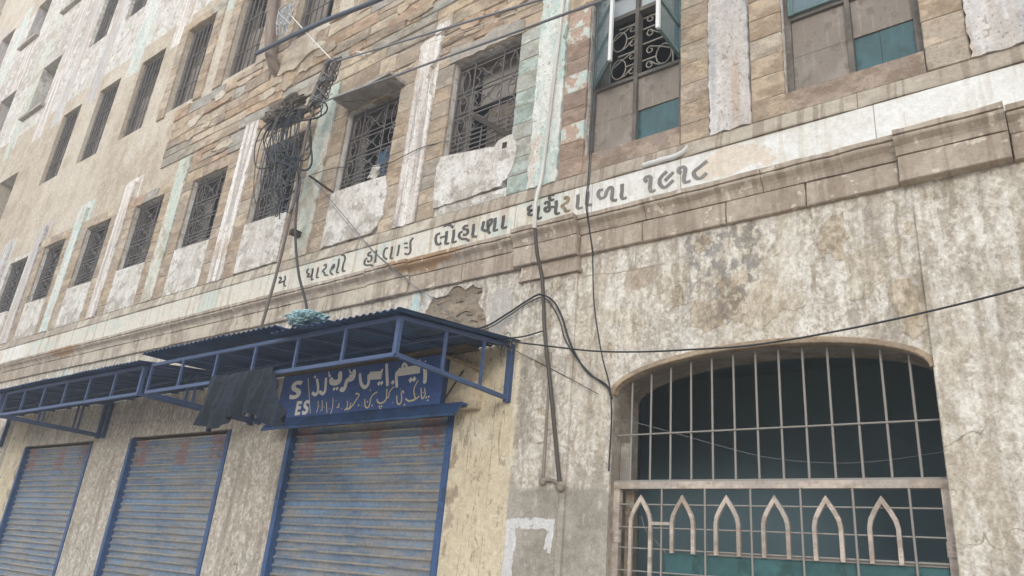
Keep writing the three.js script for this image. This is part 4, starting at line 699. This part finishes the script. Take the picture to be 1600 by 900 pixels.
// dark tarpaulin hung from the front rail, and crumpled plastic on the sheets
{ const nu = 90, nv = 24, P = [], at = (i, j, t) => { const u = i / nu, v = j / nv, x = -6.35 + u * (0.91 + 0.34 * v), y = 3.08 - v * (0.43 + 0.06 * Math.sin(u * 9) + 0.04 * vn(u * 14, 2, 835)), f = (0.03 * Math.sin(x * 23 + v * 2.5 + 3 * vn(x * 3, 1, 833)) + 0.02 * Math.sin(x * 51 + v * 4)) * (0.25 + v) + 0.06 * (fbm(x * 6, y * 9, 4, 831) - 0.5); return [x, y, 1.42 + f * 0.8 + t + 0.03 * v]; };
  for (let i = 0; i < nu; i++) for (let j = 0; j < nv; j++) for (const t of [0, 0.006]) { const A = at(i, j, t), B = at(i + 1, j, t), C = at(i + 1, j + 1, t), D = at(i, j + 1, t); P.push(A, C, B, A, D, C); }
  const g = new THREE.BufferGeometry(); g.setAttribute('position', new THREE.BufferAttribute(new Float32Array(P.flat()), 3)); g.computeVertexNormals(); tag(mesh('tarpaulin', uvXY(g), navyCloth, scene), 'dark navy tarpaulin hanging from the awning rail over one end of the sign', 'tarpaulin'); }
{ const g = new THREE.IcosahedronGeometry(1, 16), p = g.attributes.position; for (let i = 0; i < p.count; i++) { const x = p.getX(i), y = p.getY(i), z = p.getZ(i), k = 0.62 + 0.75 * fbm(x * 2.6 + 9, y * 2.6 + z * 2.2, 4, 841) - 1.1 * Math.abs(fbm(x * 4 + 3, z * 4 + y * 3, 4, 843) - 0.5); p.setXYZ(i, x * 0.22 * k, y * 0.075 * k, z * 0.16 * k); } g.computeVertexNormals(); g.translate(-5.15, 3.47, 1.38); tag(mesh('plastic_sheet', g, std(0xa7c6cc, 0.55, { map: blueNoise.col }), scene), 'crumpled pale blue plastic sheet lying on the edge of the awning roof', 'plastic sheet'); }

// ---------- pipes on the wall ----------
tag(mesh('white_conduit', tube([[-3.66, 8.2, 0.06], [-3.7, 7.29, 0.06], [-3.745, 6.2, 0.06], [-3.78, 5.12, 0.085], [-3.75, 4.85, 0.17], [-3.72, 4.66, 0.21], [-3.71, 4.52, 0.21]], 0.019, 40, 10), std(0xeeebe4, 0.6, { map: grain.col }), scene), 'thin white conduit running down the green pilaster across the inscription', 'pipe');
tag(mesh('dark_conduit', tube([[-3.712, 4.55, 0.21], [-3.7, 4.3, 0.16], [-3.68, 4.1, 0.09], [-3.62, 3.55, 0.06], [-3.52, 3.05, 0.055], [-3.42, 2.5, 0.05], [-3.375, 2.27, 0.05]], 0.017, 40, 10), std(0x4b443f, 0.65), scene), 'dark brown conduit continuing the white one down the plaster to a floor stub', 'pipe').userData.label = 'dark brown conduit running down the plaster between shop and gate';
tag(mesh('elbow_pipe', merge([tube([[-3.57, 3.4, 0.032], [-3.56, 2.9, 0.034], [-3.555, 2.36, 0.036]], 0.013, 12, 8), tube([[-3.565, 2.33, 0.04], [-3.47, 2.335, 0.045], [-3.37, 2.3, 0.05]], 0.016, 10, 8), new THREE.SphereGeometry(0.032, 10, 8).translate(-3.55, 2.325, 0.04), new THREE.SphereGeometry(0.04, 10, 8).translate(-3.37, 2.285, 0.05)]), std(0xa89e92, 0.9, { map: grain.col }), scene), 'plaster-smeared thin pipe with an elbow joined to the foot of the dark conduit', 'pipe');

// ---------- cables on the wall ----------
const cable = (name, pts, r, m, label, seg) => tag(mesh(name, tube(pts, r, seg ?? pts.length * 10, 6), m, scene), label, 'cable');
cable('drop_cable', [[-3.3, 8.0, 0.05], [-3.28, 7.0, 0.05], [-3.27, 5.9, 0.05], [-3.26, 5.3, 0.07], [-3.24, 4.95, 0.1], [-3.2, 4.66, 0.175], [-3.19, 4.45, 0.12], [-3.18, 4.26, 0.07], [-3.15, 3.79, 0.05], [-3.1, 3.5, 0.04], [-3.05, 3.28, 0.03], [-2.98, 3.06, 0.03], [-2.96, 2.85, 0.02], [-2.965, 2.4, 0.02]], 0.0055, black, 'black cable dropping past the boarded casement window to the gate corner');
cable('drop_cable', [[-3.28, 8.0, 0.05], [-3.255, 6.6, 0.05], [-3.245, 5.5, 0.06], [-3.225, 4.95, 0.1], [-3.185, 4.66, 0.175], [-3.18, 4.4, 0.11], [-3.165, 4.2, 0.06]], 0.004, darkCable, 'thinner dark cable beside the drop cable, ending under the cornice');
cable('looping_cable', [[-4.42, 3.62, 0.35], [-4.3, 3.7, 0.1], [-4.06, 3.81, 0.06], [-3.85, 3.9, 0.06], [-3.68, 3.925, 0.09], [-3.54, 3.84, 0.08], [-3.45, 3.68, 0.06], [-3.4, 3.55, 0.06], [-3.33, 3.39, 0.05], [-3.18, 3.18, 0.04], [-3.0, 3.06, 0.04], [-2.95, 2.95, 0.03]], 0.009, black, 'thick black cable arching over the dark conduit and down to the gate');
cable('looping_cable', [[-4.4, 3.58, 0.35], [-4.26, 3.68, 0.1], [-4.04, 3.79, 0.06], [-3.82, 3.885, 0.06], [-3.66, 3.9, 0.07], [-3.56, 3.8, 0.06], [-3.48, 3.66, 0.05], [-3.42, 3.5, 0.05], [-3.3, 3.32, 0.04], [-3.12, 3.14, 0.035], [-2.99, 3.04, 0.03]], 0.006, darkCable, 'thin dark cable following the thick looping cable to the gate corner');
cable('street_cable', [[-4.35, 3.56, 0.3], [-4.05, 3.52, 0.24], [-3.82, 3.46, 0.25], [-3.42, 3.37, 0.25], [-2.99, 3.28, 0.25], [-2.6, 3.23, 0.25], [-2.19, 3.2, 0.25], [-1.78, 3.18, 0.25], [-1.2, 3.2, 0.27], [-0.4, 3.28, 0.3], [0.8, 3.5, 0.3]], 0.007, black, 'slack black cable stretched from the awning end across above the gate arch');
cable('awning_cable', [[-4.5, 3.5, 0.5], [-4.25, 3.56, 0.3], [-4.05, 3.56, 0.12], [-3.85, 3.56, 0.08], [-3.64, 3.585, 0.075]], 0.008, darkCable, 'short cable tied between the awning end and the dark conduit');
cable('thin_wire', [[-3.95, 3.46, 0.06], [-3.6, 3.28, 0.04], [-3.3, 3.12, 0.03], [-3.08, 3.0, 0.03]], 0.0035, darkCable, 'thin wire slanting down the plaster from the awning end to the gate');
cable('slanting_wire', [[-7.1, 5.9, 0.3], [-6.53, 5.3, 0.18], [-5.83, 4.7, 0.2], [-5.4, 4.36, 0.1], [-5.0, 4.09, 0.04], [-4.7, 3.85, 0.03]], 0.0045, greyCable, 'grey wire slanting down across the inscription to the bare rubble patch');
cable('slanting_wire', [[-7.1, 5.92, 0.3], [-6.5, 5.32, 0.2], [-5.8, 4.69, 0.21], [-5.38, 4.36, 0.1]], 0.004, darkCable, 'dark wire running close along the grey slanting wire over the inscription');
cable('sagging_wire', [[-7.15, 6.0, 0.32], [-6.9, 6.08, 0.2], [-6.5, 6.04, 0.08], [-6.1, 5.98, 0.05], [-5.8, 6.0, 0.06], [-5.5, 6.04, 0.04], [-5.2, 6.05, -0.03]], 0.005, darkCable, 'thin wire crossing the white streaked pilaster between two barred windows');
tag(mesh('steel_strut', bar([-7.13, 5.96, 0.36], [-7.06, 5.87, 0.0], 0.022), woodDark, scene), 'rusty steel strut sticking out at the sill of the sunshaded window', 'strut');
{ const t = []; for (let k = 0; k < 9; k++) { const b = [-4.02 + rr(-0.05, 0.05), 3.53 + rr(-0.03, 0.04), 0.12 + rr(-0.06, 0.1)]; t.push(tube([b, [b[0] + rr(-0.1, 0.1), b[1] + rr(-0.08, 0.06), b[2] + rr(-0.04, 0.06)], [b[0] + rr(-0.12, 0.12), b[1] + rr(-0.14, 0.02), b[2] + rr(-0.03, 0.05)], [b[0] + rr(-0.06, 0.1), b[1] + rr(-0.16, -0.02), b[2]]], 0.0045, 14, 5)); }
  tag(mesh('wire_knot', merge(t), greyCable, scene), 'knot of grey wires tied at the wall end of the awning', 'wires'); }
// white cloth snagged on the sunshaded window
{ const g = new THREE.SphereGeometry(1, 28, 20), p = g.attributes.position; for (let i = 0; i < p.count; i++) { const x = p.getX(i), y = p.getY(i), z = p.getZ(i), k = 0.7 + 0.9 * (fbm(x * 2.4 + 3, y * 2.4 + z * 2, 4, 851) - 0.35), taper = 1.05 - 0.45 * Math.max(0, y); p.setXYZ(i, x * 0.095 * k * taper + 0.02 * y, y * 0.125 * k, z * 0.05 * k); } g.computeVertexNormals(); g.translate(-6.37, 5.97, -0.02); tag(mesh('white_cloth', g, std(0xd6d2c9, 0.9, { map: grain.col }), scene), 'crumpled white cloth caught on the grille above the cement sill', 'cloth'); }

// ---------- cable mast, tangle and overhead cables ----------
{ const mast = thing('cable_mast', 'thin leaning steel pipe standing on the awning roof with cables bound to its top', 'mast', [-7.42, 3.5, 0.36]);
  mesh('pipe', tube([[-0.08, 0, 0], [-0.02, 0.6, 0], [0.05, 1.25, 0], [0.08, 2.3, 0], [0.06, 3.4, 0], [0.3, 4.14, 0]], 0.018, 40, 10), std(0x7d766f, 0.7, { map: grain.col }), mast);
  mesh('wooden_splint', bar([0.04, 3.52, 0.05], [0.27, 4.18, 0.05], 0.07, 0.04), woodGrey, mast); mesh('wooden_splint', bar([0.16, 3.56, 0.0], [0.38, 4.14, 0.0], 0.055, 0.04), woodGrey, mast);
  for (let k = 0; k < 16; k++) { const y = 3.5 + k * 0.042, cx = 0.1 + (y - 3.5) * 0.34, p = []; for (let i = 0; i <= 10; i++) { const a = i / 10 * 6.2832; p.push([cx + (0.085 + rr(0, 0.03)) * Math.cos(a), y + 0.09 * Math.sin(a + k) + rr(-0.02, 0.02), 0.08 * Math.sin(a)]); } mesh('cable_binding', tube(p, 0.008, 20, 5), k % 3 ? greyCable : darkCable, mast); } }
{ const tg = thing('cable_tangle', 'hanging tangle of blue-black cables bunched on the thin mast', 'cables', [-7.8, 5.5, 0.4]);
  const blues = [std(0x2c3947, 0.55), std(0x26282d, 0.6), std(0x3f4d5c, 0.55), std(0x4d4c4c, 0.6)];
  for (let k = 0; k < 32; k++) { const x0 = rr(-0.3, 0.24), z0 = rr(-0.16, 0.2), d = rr(0.35, 1.3), s = rr(-0.25, 0.3), e = () => rr(-0.08, 0.08); mesh('cable', tube([[x0 * 0.7 + 0.05, 1.6 + rr(-0.1, 0.1), z0 * 0.5], [x0 + e(), 1.36 - rr(0, 0.12), z0], [x0 * 0.8 + s * 0.3 + 0.06 + e(), 1.15 - d * 0.28 + e(), z0 * 1.2], [x0 * 0.5 + s * 0.8 + 0.14 + e(), 1.25 - d * 0.8, z0], [x0 * 0.3 + s * 0.5 + 0.24 + e(), 1.2 - d + rr(-0.15, 0.3), z0 * 0.4], [x0 * 0.2 + 0.32 + e(), 1.1 - d + rr(-0.1, 0.6), z0 * 0.2]], rr(0.004, 0.009), 24, 5), blues[k % 4], tg); }
  for (const [cx, cy, rx, ry, t] of [[0.45, 1.42, 0.34, 0.1, 0.011], [0.58, 0.78, 0.09, 0.24, 0.012], [0.3, 0.5, 0.2, 0.22, 0.01], [0.5, 1.0, 0.1, 0.3, 0.009]]) { const p = []; for (let i = 0; i <= 14; i++) { const a = Math.PI + i / 14 * 5.9; p.push([cx + rx * Math.cos(a), cy + ry * Math.sin(a), 0.05 * Math.sin(a * 2)]); } mesh('cable_loop', tube(p, t, 34, 6), black, tg); }
  const g = new THREE.IcosahedronGeometry(1, 14), p = g.attributes.position; for (let i = 0; i < p.count; i++) { const x = p.getX(i), y = p.getY(i), z = p.getZ(i), k = 0.7 + 0.9 * (fbm(x * 2.2 + 5, y * 2.4 + z * 2, 4, 861) - 0.3) - 0.5 * Math.abs(fbm(x * 4 + z * 2, y * 4, 3, 863) - 0.5); p.setXYZ(i, x * 0.46 * k, y * 0.17 * k + x * 0.08, z * 0.2 * k); } g.computeVertexNormals(); g.translate(-0.08, 1.62, 0); mesh('grey_wrapping', g, std(0x8d8780, 0.9, { map: grain.col }), tg); }
const along = (A, B, ts, sag = 0) => ts.map((t) => [A[0] + (B[0] - A[0]) * t, A[1] + (B[1] - A[1]) * t - sag * 4 * t * (1 - t), A[2] + (B[2] - A[2]) * t]);
cable('overhead_cable', along([-7.1, 7.66, 0.35], [-2.83, 5.69, 1.5], [0, 0.25, 0.5, 0.75, 1, 1.5, 2]), 0.0115, greyCable, 'grey overhead cable running from the very top of the thin mast', 60);
cable('overhead_cable', along([-7.46, 7.09, 0.35], [-2.27, 5.41, 1.5], [0, 0.25, 0.5, 0.75, 1, 1.5, 2]), 0.0115, greyCable, 'grey overhead cable running from the tangle below the mast top', 60);
cable('taut_string', [[-8.6, 9.2, 0.35], [-7.9, 8.46, 0.35], [-7.16, 7.7, 0.36]], 0.009, whiteCable, 'taut white string tied to the top of the thin mast');
{ const t = []; for (let k = 0; k < 14; k++) { const b = [-8.62 + rr(-0.12, 0.12), 9.2 + rr(-0.08, 0.16), 0.3 + rr(-0.08, 0.08)]; t.push(tube([b, [b[0] + rr(-0.2, 0.16), b[1] + rr(-0.25, 0.16), b[2] + rr(-0.08, 0.08)], [b[0] + rr(-0.25, 0.16), b[1] + rr(-0.4, 0.16), b[2]], [b[0] + rr(-0.16, 0.24), b[1] + rr(-0.55, 0.25), b[2]]], 0.008, 16, 5)); } tag(mesh('cord_bundle', merge(t), std(0xb9bcc0, 0.7), scene), 'bunch of pale cords under the upper window at the far end of the white string', 'cords'); }
cable('blue_hose', [[-9.3, 8.75, 0.3], [-8.35, 8.62, 0.35], [-7.4, 8.45, 0.4], [-6.3, 8.28, 0.4], [-5.0, 8.2, 0.4], [-3.0, 8.3, 0.4]], 0.034, std(0x5c6675, 0.6, { map: blueNoise.col }), 'thick blue-grey pipe sagging across the rubble under the upper window');
cable('pale_wire', [[-6.2, 7.55, 0.1], [-5.6, 7.5, 0.1], [-4.9, 7.42, 0.08], [-4.3, 7.38, 0.06]], 0.004, whiteCable, 'thin pale wire lying over the masonry above the two barred windows');
cable('hanging_cable', [[-7.3, 5.9, 0.36], [-7.24, 5.42, 0.35], [-7.13, 5.05, 0.35], [-6.93, 4.6, 0.35], [-6.64, 4.13, 0.36], [-6.5, 3.56, 0.4]], 0.016, darkCable, 'dark twisted cable hanging from the mast tangle down to the awning roof');
{ const g = tube([[-7.1, 8.02, 0.05], [-7.0, 7.96, 0.07], [-6.94, 7.9, 0.06], [-6.86, 7.86, 0.07]], 0.014, 18, 6); tag(mesh('white_rag', g, whiteCable, scene), 'twisted white rag stuck on the rubble above the sunshade', 'rag'); }

{ const g = prismX([[0.042, 4.95], [0.062, 4.956], [0.07, 4.972], [0.062, 4.985], [0.058, 4.983], [0.064, 4.972], [0.058, 4.96], [0.042, 4.954]], -2.72, -2.3, 14, (x, y, z) => [x, y + Math.max(0, x + 2.42) ** 2 * 3, z + Math.max(0, x + 2.42) * 0.15 + (vn(x * 20, 1, 871) - 0.5) * 0.008]); tag(mesh('peeling_strip', g, whitePaint, scene), 'curled white strip peeling off the ledge above the carved year', 'strip'); }

renderer.render(scene, camera);
